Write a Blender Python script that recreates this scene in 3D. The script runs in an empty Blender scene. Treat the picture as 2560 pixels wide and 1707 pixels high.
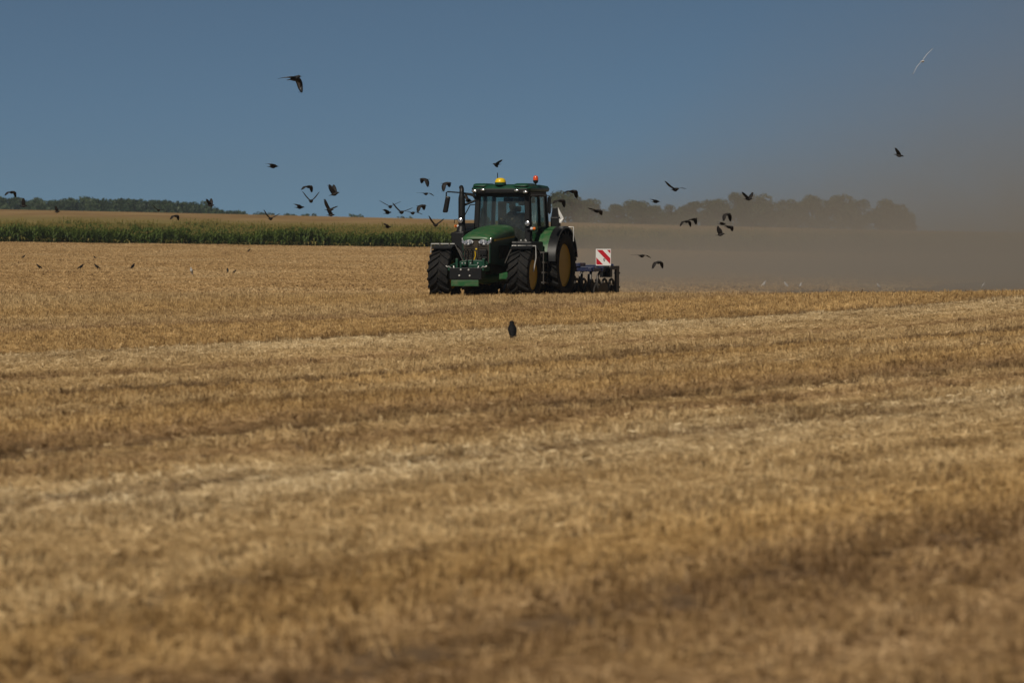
import bpy, math, random
import numpy as np
from mathutils import Vector, Matrix

R = math.radians
sc = bpy.context.scene
COL = sc.collection

# ------------------------------------------------------------------ camera, sky, sun, exposure
FPX = 200.0 / 36.0 * 2560.0          # focal length in photograph pixels
EYE = 1.7                            # camera height in metres
HROW = 584.0                         # picture row at eye level
PITCH = math.atan((853.5 - HROW) / FPX)
cam_data = bpy.data.cameras.new('camera')
cam_data.lens = 200.0
cam_data.sensor_width = 36.0
cam_data.clip_start = 0.5
cam_data.clip_end = 9000.0
cam_data.dof.use_dof = True
cam_data.dof.focus_distance = 143.0
cam_data.dof.aperture_fstop = 5.0
cam = bpy.data.objects.new('camera', cam_data)
COL.objects.link(cam)
cam.location = (0, 0, EYE)
cam.rotation_euler = (R(90) - PITCH, 0, 0)
sc.camera = cam

SUN_DIR = Vector((-0.283, -0.648, 0.707)).normalized()      # from the scene towards the sun
SUN_EL = math.asin(SUN_DIR.z)
SUN_AZ = math.atan2(SUN_DIR.x, SUN_DIR.y)
world = bpy.data.worlds.new('World')
sc.world = world
world.use_nodes = True
wn, wl = world.node_tree.nodes, world.node_tree.links
wn.clear()
w_out = wn.new('ShaderNodeOutputWorld')
w_bg = wn.new('ShaderNodeBackground')
w_sky = wn.new('ShaderNodeTexSky')
w_sky.sky_type = 'NISHITA'
w_sky.sun_disc = False
w_sky.sun_elevation = SUN_EL
w_sky.sun_rotation = SUN_AZ
w_sky.altitude = 16000.0
w_sky.air_density = 1.3
w_sky.dust_density = 0.0
w_sky.ozone_density = 2.0
w_bg.inputs['Strength'].default_value = 0.063
w_tint = wn.new('ShaderNodeMix')                       # a slightly greyer summer blue, the same all over the sky
w_tint.data_type = 'RGBA'; w_tint.blend_type = 'MULTIPLY'; w_tint.inputs[0].default_value = 1.0
w_tint.inputs[7].default_value = (1.37, 1.25, 0.92, 1)
wl.new(w_sky.outputs['Color'], w_tint.inputs[6])
wl.new(w_tint.outputs[2], w_bg.inputs['Color'])
wl.new(w_bg.outputs['Background'], w_out.inputs['Surface'])

sun_data = bpy.data.lights.new('sun', 'SUN')
sun_data.energy = 5.0
sun_data.angle = R(0.53)
sun_data.color = (1.0, 0.91, 0.78)
sun = bpy.data.objects.new('sun', sun_data)
COL.objects.link(sun)
sun.rotation_euler = SUN_DIR.to_track_quat('Z', 'Y').to_euler()

sc.view_settings.view_transform = 'Standard'
sc.view_settings.look = 'None'
sc.view_settings.exposure = -0.7
sc.view_settings.gamma = 1.0
sc.view_settings.use_curve_mapping = False
sc.render.engine = 'CYCLES'
sc.cycles.use_denoising = True
sc.cycles.max_bounces = 8
sc.cycles.diffuse_bounces = 3
sc.cycles.glossy_bounces = 3
sc.cycles.transmission_bounces = 6
sc.cycles.transparent_max_bounces = 12
sc.cycles.volume_bounces = 1
sc.cycles.volume_max_steps = 256
sc.cycles.sample_clamp_indirect = 4.0

def ray(px, row):
    """Direction through a photograph pixel, in world axes, scaled so that y = 1."""
    a, b = (px - 1280.0) / FPX, (853.5 - row) / FPX
    d = Vector((a, math.cos(PITCH) + b * math.sin(PITCH), -math.sin(PITCH) + b * math.cos(PITCH)))
    return d / d.y

def at(px, row, dist):
    return Vector((0, 0, EYE)) + ray(px, row) * dist

# ------------------------------------------------------------------ helpers
def tag(o, label=None, cat=None, group=None, kind=None):
    if label: o['label'] = label
    if cat: o['category'] = cat
    if group: o['group'] = group
    if kind: o['kind'] = kind
    return o

def empty(name, loc=(0, 0, 0), rz=0.0):
    o = bpy.data.objects.new(name, None)
    o.empty_display_size = 0.2
    COL.objects.link(o)
    o.location = loc
    o.rotation_euler = (0, 0, rz)
    return o

def link_mesh(name, me, parent=None):
    o = bpy.data.objects.new(name, me)
    COL.objects.link(o)
    if parent is not None:
        o.parent = parent
    return o

def add_bevel(o, w, seg=2):
    m = o.modifiers.new('bevel', 'BEVEL')
    m.width = w; m.segments = seg; m.limit_method = 'ANGLE'; m.angle_limit = R(35)
    m.harden_normals = False
    return o

class MB:
    """Collects shapes, then links them as one mesh object."""
    def __init__(self):
        self.v, self.f, self.mi, self.cur = [], [], [], 0
    def mat(self, i):
        self.cur = i; return self
    def add(self, vs, fs):
        b = len(self.v)
        self.v += [tuple(p) for p in vs]
        self.f += [tuple(b + i for i in q) for q in fs]
        self.mi += [self.cur] * len(fs)
        return self
    def box(self, c, s, rot=None):
        hx, hy, hz = s[0] / 2, s[1] / 2, s[2] / 2
        p = [Vector((x, y, z)) for x in (-hx, hx) for y in (-hy, hy) for z in (-hz, hz)]
        if rot is not None: p = [rot @ q for q in p]
        c = Vector(c)
        return self.add([q + c for q in p], [(0, 1, 3, 2), (4, 6, 7, 5), (0, 4, 5, 1), (2, 3, 7, 6), (0, 2, 6, 4), (1, 5, 7, 3)])
    def hexa(self, p):
        """p: four points of one end, four of the other, same order."""
        return self.add(p, [(3, 2, 1, 0), (4, 5, 6, 7), (0, 1, 5, 4), (1, 2, 6, 5), (2, 3, 7, 6), (3, 0, 4, 7)])
    def tube(self, pts, r, n=8, closed=False, flat=1.0):
        pts = [Vector(p) for p in pts]
        rs = r if isinstance(r, (list, tuple)) else [r] * len(pts)
        rings, up0 = [], None
        for i, p in enumerate(pts):
            a = pts[(i - 1) % len(pts)] if (i > 0 or closed) else p
            b = pts[(i + 1) % len(pts)] if (i < len(pts) - 1 or closed) else p
            t = (b - a).normalized()
            if up0 is None:
                up0 = Vector((0, 0, 1)) if abs(t.z) < 0.9 else Vector((1, 0, 0))
            s = t.cross(up0)
            if s.length < 1e-4: s = t.cross(Vector((0, 1, 0)))
            s.normalize(); u = s.cross(t).normalized(); up0 = u
            rings.append([p + (s * math.cos(2 * math.pi * k / n) + u * flat * math.sin(2 * math.pi * k / n)) * rs[i] for k in range(n)])
        vs = [q for g in rings for q in g]; fs = []
        m = len(rings)
        for i in range(m if closed else m - 1):
            j = (i + 1) % m
            for k in range(n):
                k2 = (k + 1) % n
                fs.append((i * n + k, i * n + k2, j * n + k2, j * n + k))
        if not closed:
            fs.append(tuple(range(n))[::-1]); fs.append(tuple((m - 1) * n + k for k in range(n)))
        return self.add(vs, fs)
    def lathe(self, prof, c=(0, 0, 0), axis='z', n=24, closed=False):
        """prof: (radius, height) pairs; turned about axis through c."""
        vs, fs = [], []
        c = Vector(c); m = len(prof)
        for (r, h) in prof:
            for k in range(n):
                a = 2 * math.pi * k / n
                x, y = r * math.cos(a), r * math.sin(a)
                q = {'z': (x, y, h), 'x': (h, x, y), 'y': (y, h, x)}[axis]
                vs.append(c + Vector(q))
        for i in range(m if closed else m - 1):
            j = (i + 1) % m
            for k in range(n):
                k2 = (k + 1) % n
                fs.append((i * n + k, i * n + k2, j * n + k2, j * n + k))
        if not closed:
            if prof[0][0] > 1e-5: fs.append(tuple(range(n))[::-1])
            if prof[-1][0] > 1e-5: fs.append(tuple((m - 1) * n + k for k in range(n)))
        return self.add(vs, fs)
    def ball(self, c, r, nu=12, nv=8, rot=None):
        rx, ry, rz = r if isinstance(r, (tuple, list)) else (r, r, r)
        vs, fs = [], []
        for j in range(nv + 1):
            t = math.pi * j / nv
            for k in range(nu):
                a = 2 * math.pi * k / nu
                p = Vector((rx * math.sin(t) * math.cos(a), ry * math.sin(t) * math.sin(a), rz * math.cos(t)))
                if rot is not None: p = rot @ p
                vs.append(p + Vector(c))
        for j in range(nv):
            for k in range(nu):
                k2 = (k + 1) % nu
                fs.append((j * nu + k, (j + 1) * nu + k, (j + 1) * nu + k2, j * nu + k2))
        return self.add(vs, fs)
    def prism(self, outline, axis, a, b):
        """outline: 2-D points; extruded along axis ('x','y','z') from a to b."""
        def P(u, v, w):
            return {'x': (w, u, v), 'y': (u, w, v), 'z': (u, v, w)}[axis]
        n = len(outline)
        vs = [P(u, v, a) for u, v in outline] + [P(u, v, b) for u, v in outline]
        fs = [tuple(range(n)), tuple(range(2 * n - 1, n - 1, -1))]
        for k in range(n):
            k2 = (k + 1) % n
            fs.append((k, n + k, n + k2, k2))
        return self.add(vs, fs)
    def loft(self, rings, cap=True, closed_ring=True):
        n = len(rings[0]); vs = [p for g in rings for p in g]; fs = []
        for i in range(len(rings) - 1):
            for k in range(n if closed_ring else n - 1):
                k2 = (k + 1) % n
                fs.append((i * n + k, i * n + k2, (i + 1) * n + k2, (i + 1) * n + k))
        if cap:
            fs.append(tuple(range(n))[::-1]); fs.append(tuple((len(rings) - 1) * n + k for k in range(n)))
        return self.add(vs, fs)
    def mesh(self, name, mats, smooth=None):
        me = bpy.data.meshes.new(name)
        me.from_pydata(self.v, [], self.f)
        for m in (mats if isinstance(mats, (list, tuple)) else [mats]): me.materials.append(m)
        me.polygons.foreach_set('material_index', self.mi)
        import bmesh
        bm = bmesh.new(); bm.from_mesh(me)
        bmesh.ops.recalc_face_normals(bm, faces=bm.faces)
        bm.to_mesh(me); bm.free()
        if smooth is not None:
            me.polygons.foreach_set('use_smooth', [True] * len(me.polygons))
            me.set_sharp_from_angle(angle=R(smooth))
        me.update()
        return me
    def build(self, name, mats, parent=None, smooth=40, bevel=0.0):
        o = link_mesh(name, self.mesh(name, mats, smooth), parent)
        if bevel: add_bevel(o, bevel)
        return o

def rotm(x=0, y=0, z=0):
    return Matrix.Rotation(R(z), 3, 'Z') @ Matrix.Rotation(R(y), 3, 'Y') @ Matrix.Rotation(R(x), 3, 'X')

# ------------------------------------------------------------------ materials
class NT:
    def __init__(self, name):
        self.m = bpy.data.materials.new(name); self.m.use_nodes = True
        self.t = self.m.node_tree; self.n = self.t.nodes; self.n.clear()
        self.out = self.n.new('ShaderNodeOutputMaterial')
    def node(self, kind, **kw):
        nd = self.n.new('ShaderNode' + kind)
        for k, v in kw.items(): setattr(nd, k, v)
        return nd
    def set(self, sock, v):
        if hasattr(v, 'is_output') or isinstance(v, bpy.types.NodeSocket): self.t.links.new(v, sock)
        else:
            if isinstance(v, (tuple, list)) and len(v) == 3 and sock.type == 'RGBA': v = (*v, 1.0)
            sock.default_value = v
    def math(self, op, a, b=0.0, c=0.0, clamp=False):
        nd = self.node('Math', operation=op, use_clamp=clamp)
        for s, v in zip(nd.inputs, (a, b, c)): self.set(s, v)
        return nd.outputs[0]
    def mix(self, f, a, b, mode='MIX'):
        nd = self.node('Mix', data_type='RGBA', blend_type=mode)
        self.set(nd.inputs[0], f); self.set(nd.inputs[6], a); self.set(nd.inputs[7], b)
        return nd.outputs[2]
    def noise(self, vec, scale, detail=3.0, rough=0.55):
        nd = self.node('TexNoise'); self.set(nd.inputs['Vector'], vec)
        nd.inputs['Scale'].default_value = scale; nd.inputs['Detail'].default_value = detail
        nd.inputs['Roughness'].default_value = rough
        return nd.outputs['Fac']
    def ramp(self, f, stops, interp='LINEAR'):
        nd = self.node('ValToRGB'); cr = nd.color_ramp; cr.interpolation = interp
        while len(cr.elements) < len(stops): cr.elements.new(0.5)
        for e, (p, c) in zip(cr.elements, stops):
            e.position = p; e.color = (*c, 1.0) if len(c) == 3 else c
        self.set(nd.inputs[0], f)
        return nd.outputs[0]
    def maprange(self, v, a, b, c=0.0, d=1.0):
        nd = self.node('MapRange'); nd.clamp = True
        for s, x in zip(nd.inputs, (v, a, b, c, d)): self.set(s, x)
        return nd.outputs[0]
    def pos(self):
        return self.node('NewGeometry').outputs['Position']
    def attr(self, name):
        nd = self.node('Attribute'); nd.attribute_name = name; return nd.outputs['Fac']
    def bsdf(self, color, rough=0.6, metal=0.0, spec=0.5, **kw):
        b = self.node('BsdfPrincipled')
        self.set(b.inputs['Base Color'], color); self.set(b.inputs['Roughness'], rough)
        self.set(b.inputs['Metallic'], metal); self.set(b.inputs['Specular IOR Level'], spec)
        for k, v in kw.items(): self.set(b.inputs[k], v)
        self.t.links.new(b.outputs[0], self.out.inputs['Surface'])
        return b

def simple_mat(name, color, rough=0.5, metal=0.0, spec=0.5, var=0.15, scale=6.0, dirt=None, dirt_amt=0.0, **kw):
    t = NT(name)
    co = t.node('TexCoord').outputs['Object']
    n = t.noise(co, scale, 4.0)
    c = t.mix(n, [max(0, k * (1 - var)) for k in color], [min(1, k * (1 + var)) for k in color])
    if dirt:
        d = t.maprange(t.noise(co, scale * 1.7, 5.0, 0.65), 0.62 - dirt_amt * 0.5, 0.75, 0, dirt_amt)
        c = t.mix(d, c, dirt)
        rr = t.mix(d, (rough,) * 3, (0.9,) * 3)
        t.bsdf(c, rr, metal, spec, **kw)
    else:
        t.bsdf(c, t.maprange(n, 0.2, 0.8, rough * 0.85, min(1, rough * 1.15)), metal, spec, **kw)
    return t.m
HAZE = 0.00011
DUST = 0.025
DUST_X0 = 1.0
# ------------------------------------------------------------------ the lie of the land
ROW_DIR = Vector((0.335, 0.942, 0)).normalized()         # the way the combine drove: stubble rows, tracks
UX, UY = ROW_DIR.y, -ROW_DIR.x                           # u = across the rows
ROW_ANG = math.atan2(ROW_DIR.y, ROW_DIR.x)
TRACKS = [(-7.9, .34, .07), (-10.1, .22, .03), (-14.6, .26, .075), (-16.4, .2, .04), (-17.9, .28, .06), (-21.6, .34, .05),
          (-24.3, .25, .05), (-27.0, .22, .03), (-30.2, .22, .035), (-33.6, .38, .085), (-36.9, .25, .04), (-40.5, .3, .06), (-5.0, .35, .06),
          (-43.6, .3, .05), (-2.4, .3, .05)]

_rs = np.random.RandomState(7)
_ph = _rs.rand(40) * 6.283
def wav(x, y, k):
    """A cheap smooth value between about -1 and 1."""
    return (np.sin(x * 1.0 + y * 0.6 + _ph[k]) + np.sin(x * -0.7 + y * 1.3 + _ph[k + 1]) + np.sin(x * 1.9 - y * 0.9 + _ph[k + 2]) * 0.5) / 2.5

def uwarp(x, y):
    return UX * x + UY * y + 0.16 * wav(x * 0.10, y * 0.06, 0) + 0.03 * wav(x * 0.9, y * 0.5, 3)

def streak(x, y):
    """Long thin unevenness that follows the rows, about -1 to 1."""
    u = UX * x + UY * y; v = ROW_DIR.x * x + ROW_DIR.y * y
    s = np.zeros_like(u)
    for k, (f, a) in enumerate(((0.9, .5), (1.7, .45), (2.9, .5), (4.7, .4), (7.3, .3))):
        s = s + a * np.sin(u * f * 1.9 + 0.9 * np.sin(v * 0.035 * (1 + .3 * k) + _ph[k]) + 0.5 * np.sin(v * 0.11 + _ph[k + 9]) + _ph[k + 4]) * (0.6 + 0.4 * np.sin(v * 0.06 * (1 + .2 * k) + u * .3 + _ph[k + 14]))
    return s / 1.3

def track_depth(u):
    d = np.zeros_like(u)
    for c, w, h in TRACKS:
        d = np.maximum(d, h * np.exp(-((u - c) / w) ** 2))
    return d

PROF_Y = np.array([-400, 0, 60, 110, 132, 138, 143, 147, 156, 200, 460, 520, 800, 900, 1400, 2200, 3400], float)
PROF_Z = np.array([0.0, 0, 0, 0.0, 0.02, 0.03, 0.0, -0.035, -0.04, 0.02, 0.44, 0.80, 3.45, 3.35, 1.5, 2.5, 2.5])
PROF_S = np.array([0.0, 0, 0, 0.006, 0.010, 0.011, 0.009, 0.004, 0.0, -0.002, -0.0133, -0.017, -0.0254, -0.026, -0.024, -0.010, 0.0])

def smooth_interp(y, xs, zs):
    """Piecewise Hermite through the points, so that the slopes run on."""
    y = np.asarray(y, float)
    d = np.diff(zs) / np.diff(xs)
    m = np.zeros_like(zs); m[1:-1] = np.where(d[:-1] * d[1:] > 0, 2 * d[:-1] * d[1:] / (d[:-1] + d[1:] + 1e-12), 0); m[0] = d[0]; m[-1] = d[-1]
    i = np.clip(np.searchsorted(xs, y) - 1, 0, len(xs) - 2)
    h = xs[i + 1] - xs[i]; t = np.clip((y - xs[i]) / h, 0, 1)
    return (zs[i] * (1 + 2 * t) * (1 - t) ** 2 + h * m[i] * t * (1 - t) ** 2 + zs[i + 1] * t * t * (3 - 2 * t) + h * m[i + 1] * t * t * (t - 1))

def ground_z(x, y):
    x = np.asarray(x, float); y = np.asarray(y, float)
    lim = 45 + np.clip(y, 0, 3000) * 0.09
    xx = lim * np.tanh(x / lim)
    z = smooth_interp(y, PROF_Y, PROF_Z) + smooth_interp(y, PROF_Y, PROF_S) * xx
    near = np.clip((152 - y) / 14, 0, 1)
    u = uwarp(x, y)
    z = z - track_depth(u) * near
    z = z + near * (0.030 * wav(x * 0.28, y * 0.2, 6) + 0.026 * streak(x, y) + 0.010 * wav(x * 1.6, y * 1.1, 9) + 0.006 * wav(x * 4.1, y * 3.7, 12))
    far = np.clip((y - 156) / 20, 0, 1) * np.clip((470 - y) / 20, 0, 1)
    z = z + far * (0.05 * wav(x * 0.09, y * 0.05, 15) + 0.02 * wav(x * 0.5, y * 0.4, 18))
    hill = np.clip((y - 900) / 600, 0, 1)
    return z + hill * 1.2 * wav(x * 0.006, y * 0.004, 21)

def gz(x, y):
    return float(ground_z(np.array([x]), np.array([y]))[0])

def geo_steps(a, b, s0, g):
    out, s = [], s0
    p = a
    while p < b:
        p += s; s *= g; out.append(p)
    return out
_xs = np.arange(-22, 22.01, 0.25)
_xr = np.array(geo_steps(22, 1500, 0.6, 1.16))
_xs = np.concatenate([-_xr[::-1], _xs, _xr])
_ys = np.concatenate([-np.array(geo_steps(-14, 400, 2, 1.3))[::-1], np.arange(14.5, 160, 0.25), np.arange(160, 540, 2.0), np.array(geo_steps(540, 3300, 6, 1.05))])
_ys = _ys[_ys > -420]
GX, GY = np.meshgrid(_xs, _ys)
GZ = ground_z(GX, GY)
nx, ny = len(_xs), len(_ys)
_v = np.stack([GX, GY, GZ], -1).reshape(-1, 3)
_i = (np.arange(ny - 1)[:, None] * nx + np.arange(nx - 1)[None, :]).reshape(-1)
_f = np.stack([_i, _i + 1, _i + 1 + nx, _i + nx], 1)
def np_mesh(name, v, f, mat, smooth=True):
    me = bpy.data.meshes.new(name)
    k = f.shape[1]
    me.vertices.add(len(v)); me.vertices.foreach_set('co', np.ascontiguousarray(v, np.float32).ravel())
    me.loops.add(f.size); me.loops.foreach_set('vertex_index', np.ascontiguousarray(f, np.int32).ravel())
    me.polygons.add(len(f))
    me.polygons.foreach_set('loop_start', np.arange(len(f), dtype=np.int32) * k)
    me.polygons.foreach_set('use_smooth', np.full(len(f), smooth))
    me.materials.append(mat)
    me.update(calc_edges=True)
    return me

def band_colour(t, stops):
    """Straw colour by strip across the rows, wandering with noise."""
    p = t.pos()
    sx = t.node('SeparateXYZ'); t.set(sx.inputs[0], p)
    u = t.math('ADD', t.math('MULTIPLY', sx.outputs[0], UX), t.math('MULTIPLY', sx.outputs[1], UY))
    v = t.math('ADD', t.math('MULTIPLY', sx.outputs[0], ROW_DIR.x), t.math('MULTIPLY', sx.outputs[1], ROW_DIR.y))
    cv = t.node('CombineXYZ'); t.set(cv.inputs[0], u); t.set(cv.inputs[1], t.math('MULTIPLY', v, 0.05))
    st = t.noise(cv.outputs[0], 2.1, 7.0, 0.70)
    w = t.math('MULTIPLY', t.math('SUBTRACT', t.noise(p, 0.12, 3.0), 0.5), 1.2)
    w2 = t.math('MULTIPLY', t.math('SUBTRACT', t.noise(p, 1.3, 3.0), 0.5), 0.45)
    ul = t.math('ADD', t.math('ADD', u, t.math('MULTIPLY', w, 0.45)), t.math('MULTIPLY', w2, 0.5))
    u = t.math('ADD', t.math('ADD', u, w), w2)
    f = t.maprange(u, -60, 0)
    col = t.ramp(f, [(((c + 60) / 60), col) for c, col in stops], 'EASE')
    col = t.mix(1.0, col, t.ramp(st, [(0.37, (0.46, 0.41, 0.36)), (0.44, (0.78, 0.74, 0.69)), (0.52, (1.05, 1.05, 1.05)), (0.61, (1.32, 1.37, 1.44))]), 'MULTIPLY')
    # wheel lines: the shade of standing stubble edges is painted in as darker straw
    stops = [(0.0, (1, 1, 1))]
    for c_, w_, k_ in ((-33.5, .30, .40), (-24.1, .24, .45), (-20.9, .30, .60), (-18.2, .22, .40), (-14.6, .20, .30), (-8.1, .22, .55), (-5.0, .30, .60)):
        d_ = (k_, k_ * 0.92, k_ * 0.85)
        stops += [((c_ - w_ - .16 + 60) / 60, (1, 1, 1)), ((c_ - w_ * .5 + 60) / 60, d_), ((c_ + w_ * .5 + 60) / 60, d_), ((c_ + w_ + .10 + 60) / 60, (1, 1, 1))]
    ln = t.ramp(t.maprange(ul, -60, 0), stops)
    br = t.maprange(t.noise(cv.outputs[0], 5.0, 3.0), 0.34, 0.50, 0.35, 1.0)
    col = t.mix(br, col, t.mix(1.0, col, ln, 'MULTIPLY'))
    return col, p, sx

GOLD = (0.50, 0.320, 0.128); PALE = (0.57, 0.430, 0.240); TAN = (0.52, 0.362, 0.175); BROWN = (0.345, 0.215, 0.100); GREY = (0.56, 0.440, 0.270); DARK = (0.215, 0.130, 0.062)  # DARK: shade along the track lines, put into the band colours
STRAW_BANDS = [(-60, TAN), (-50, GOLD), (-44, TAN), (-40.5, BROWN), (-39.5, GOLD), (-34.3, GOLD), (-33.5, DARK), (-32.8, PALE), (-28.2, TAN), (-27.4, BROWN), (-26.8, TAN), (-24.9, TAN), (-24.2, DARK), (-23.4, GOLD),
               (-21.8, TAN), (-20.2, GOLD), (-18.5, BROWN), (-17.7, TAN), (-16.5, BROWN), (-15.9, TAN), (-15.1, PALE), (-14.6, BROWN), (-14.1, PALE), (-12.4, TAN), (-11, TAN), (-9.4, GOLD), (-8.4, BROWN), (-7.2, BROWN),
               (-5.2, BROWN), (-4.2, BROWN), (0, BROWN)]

def make_ground_mat():
    t = NT('soil and chaff')
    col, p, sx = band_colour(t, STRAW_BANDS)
    soil = t.mix(t.noise(p, 2.3, 4.0), (0.11, 0.072, 0.042), (0.21, 0.145, 0.085))
    chaff = t.noise(p, 9.0, 4.0, 0.7)
    near = t.mix(t.maprange(chaff, 0.40, 0.62), soil, t.mix(0.25, col, (0.12, 0.08, 0.05)))
    # beyond the maize: another stubble field, mown in long faint strips
    st = t.node('Mapping'); st.inputs['Scale'].default_value = (0.035, 0.012, 1); t.set(st.inputs['Vector'], p)
    n = t.noise(st.outputs[0], 3.0, 5.0)
    far = t.ramp(n, [(0.30, (0.215, 0.138, 0.062)), (0.5, (0.29, 0.185, 0.083)), (0.68, (0.37, 0.25, 0.122))])
    green = t.math('MULTIPLY', t.maprange(t.noise(st.outputs[0], 1.6, 3.0), 0.3, 0.6, 0.5, 1.0), t.maprange(sx.outputs[1], 702, 640))
    far = t.mix(green, far, (0.225, 0.185, 0.060))
    distant = t.maprange(sx.outputs[1], 930, 1150)
    far = t.mix(distant, far, (0.10, 0.115, 0.05))
    # the strip the cultivator has already turned: bare brown soil with some straw left
    edge = t.math('SUBTRACT', sx.outputs[0], t.math('ADD', 1.6, t.math('MULTIPLY', t.math('SUBTRACT', sx.outputs[1], 150.0), 0.30)))
    worked = t.math('MULTIPLY', t.maprange(edge, -0.3, 0.4), t.maprange(sx.outputs[1], 148.5, 150.0))
    near = t.mix(worked, near, t.mix(t.maprange(chaff, 0.5, 0.7, 0, 0.6), soil, col))
    c = t.mix(t.maprange(sx.outputs[1], 470, 516), near, far)
    b = t.bsdf(c, 0.95, spec=0.1)
    bp = t.node('Bump'); bp.inputs['Strength'].default_value = 0.7; bp.inputs['Distance'].default_value = 0.05
    t.set(bp.inputs['Height'], t.noise(p, 14.0, 4.0)); t.t.links.new(bp.outputs[0], b.inputs['Normal'])
    return t.m
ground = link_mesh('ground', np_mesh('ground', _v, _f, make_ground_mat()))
tag(ground, 'golden brown harvested field rising to a low crest', 'field', kind='structure')

# ------------------------------------------------------------------ scattering (only for what nobody could count)
def scatter(name, pts, rot, scl, var, coll, parent=None):
    me = bpy.data.meshes.new(name)
    me.vertices.add(len(pts)); me.vertices.foreach_set('co', np.ascontiguousarray(pts, np.float32).ravel())
    for nm, ty, arr in (('rot', 'FLOAT_VECTOR', rot), ('scl', 'FLOAT_VECTOR', scl), ('var', 'INT', var)):
        a = me.attributes.new(nm, ty, 'POINT')
        a.data.foreach_set('vector' if ty == 'FLOAT_VECTOR' else 'value', np.ascontiguousarray(arr, np.int32 if ty == 'INT' else np.float32).ravel())
    o = link_mesh(name, me, parent)
    g = bpy.data.node_groups.new(name, 'GeometryNodeTree')
    g.interface.new_socket('Geometry', in_out='INPUT', socket_type='NodeSocketGeometry')
    g.interface.new_socket('Geometry', in_out='OUTPUT', socket_type='NodeSocketGeometry')
    N, L = g.nodes, g.links
    gi, go = N.new('NodeGroupInput'), N.new('NodeGroupOutput')
    ci = N.new('GeometryNodeCollectionInfo'); ci.inputs['Collection'].default_value = coll
    ci.inputs['Separate Children'].default_value = True; ci.inputs['Reset Children'].default_value = True
    ip = N.new('GeometryNodeInstanceOnPoints'); ip.inputs['Pick Instance'].default_value = True
    def na(nm, ty):
        x = N.new('GeometryNodeInputNamedAttribute'); x.data_type = ty; x.inputs['Name'].default_value = nm
        return [s for s in x.outputs if s.enabled and s.name == 'Attribute'][0]
    e2r = N.new('FunctionNodeEulerToRotation')
    L.new(na('rot', 'FLOAT_VECTOR'), e2r.inputs[0])
    L.new(gi.outputs[0], ip.inputs['Points']); L.new(ci.outputs[0], ip.inputs['Instance'])
    L.new(na('var', 'INT'), ip.inputs['Instance Index']); L.new(e2r.outputs[0], ip.inputs['Rotation']); L.new(na('scl', 'FLOAT_VECTOR'), ip.inputs['Scale'])
    L.new(ip.outputs[0], go.inputs[0])
    m = o.modifiers.new('scatter', 'NODES'); m.node_group = g
    return o

def stalk_batch(rs, base, tip, w, tone, sides=3):
    """Straight straws as slim three-sided tubes: base and tip (n,3), width (n,)."""
    n = len(base)
    d = tip - base; d /= np.linalg.norm(d, axis=1)[:, None] + 1e-9
    ref = np.where(np.abs(d[:, 2:3]) > 0.8, np.array([[1.0, 0, 0]]), np.array([[0, 0, 1.0]]))
    s = np.cross(d, ref); s /= np.linalg.norm(s, axis=1)[:, None] + 1e-9
    q = np.cross(s, d)
    ph = rs.rand(n) * 6.283
    vs = []
    for (P, k) in ((base, 1.0), (tip, 0.75)):
        for j in range(sides):
            a = ph + 2 * math.pi * j / sides
            vs.append(P + (s * np.cos(a)[:, None] + q * np.sin(a)[:, None]) * (w * k * 0.5)[:, None])
    V = np.stack(vs, 1)                       # n, 2*sides, 3
    o = np.arange(n)[:, None] * (2 * sides)
    F = []
    for j in range(sides):
        j2 = (j + 1) % sides
        F.append(np.concatenate([o + j, o + j2, o + sides + j2, o + sides + j], 1))
    F = np.stack(F, 1).reshape(-1, 4)
    return V.reshape(-1, 3), F, np.repeat(tone, 2 * sides)

def patch_mesh(name, batches, mat):
    V, F, T, b = [], [], [], 0
    for v, f, tn in batches:
        V.append(v); F.append(f + b); T.append(tn); b += len(v)
    V, F, T = np.concatenate(V), np.concatenate(F), np.concatenate(T)
    me = np_mesh(name, V, F, mat, False)
    a = me.attributes.new('tone', 'FLOAT', 'POINT'); a.data.foreach_set('value', T.astype(np.float32))
    return bpy.data.objects.new(name, me)

def make_straw_mat():
    t = NT('straw')
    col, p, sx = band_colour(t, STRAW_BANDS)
    n = t.noise(p, 0.9, 4.0)
    col = t.mix(t.maprange(n, 0.35, 0.7), col, t.mix(0.5, col, (0.50, 0.32, 0.13)))
    far = t.maprange(sx.outputs[1], 150, 165)
    st = t.node('Mapping'); st.inputs['Scale'].default_value = (0.05, 0.02, 1); t.set(st.inputs['Vector'], p)
    fc = t.ramp(t.noise(st.outputs[0], 4.0, 4.0), [(0.32, (0.40, 0.250, 0.105)), (0.5, (0.49, 0.315, 0.138)), (0.66, (0.53, 0.365, 0.180))])
    col = t.mix(far, col, fc)
    tone = t.attr('tone')
    col = t.mix(1.0, col, t.ramp(tone, [(0, (0.22, 0.19, 0.16)), (0.28, (0.66, 0.62, 0.56)), (0.5, (1.0, 1.0, 1.0)), (0.8, (1.25, 1.29, 1.34)), (1, (1.55, 1.68, 1.9))]), 'MULTIPLY')
    t.bsdf(col, 0.62, spec=0.35)
    return t.m
MAT_STRAW = make_straw_mat()

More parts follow.
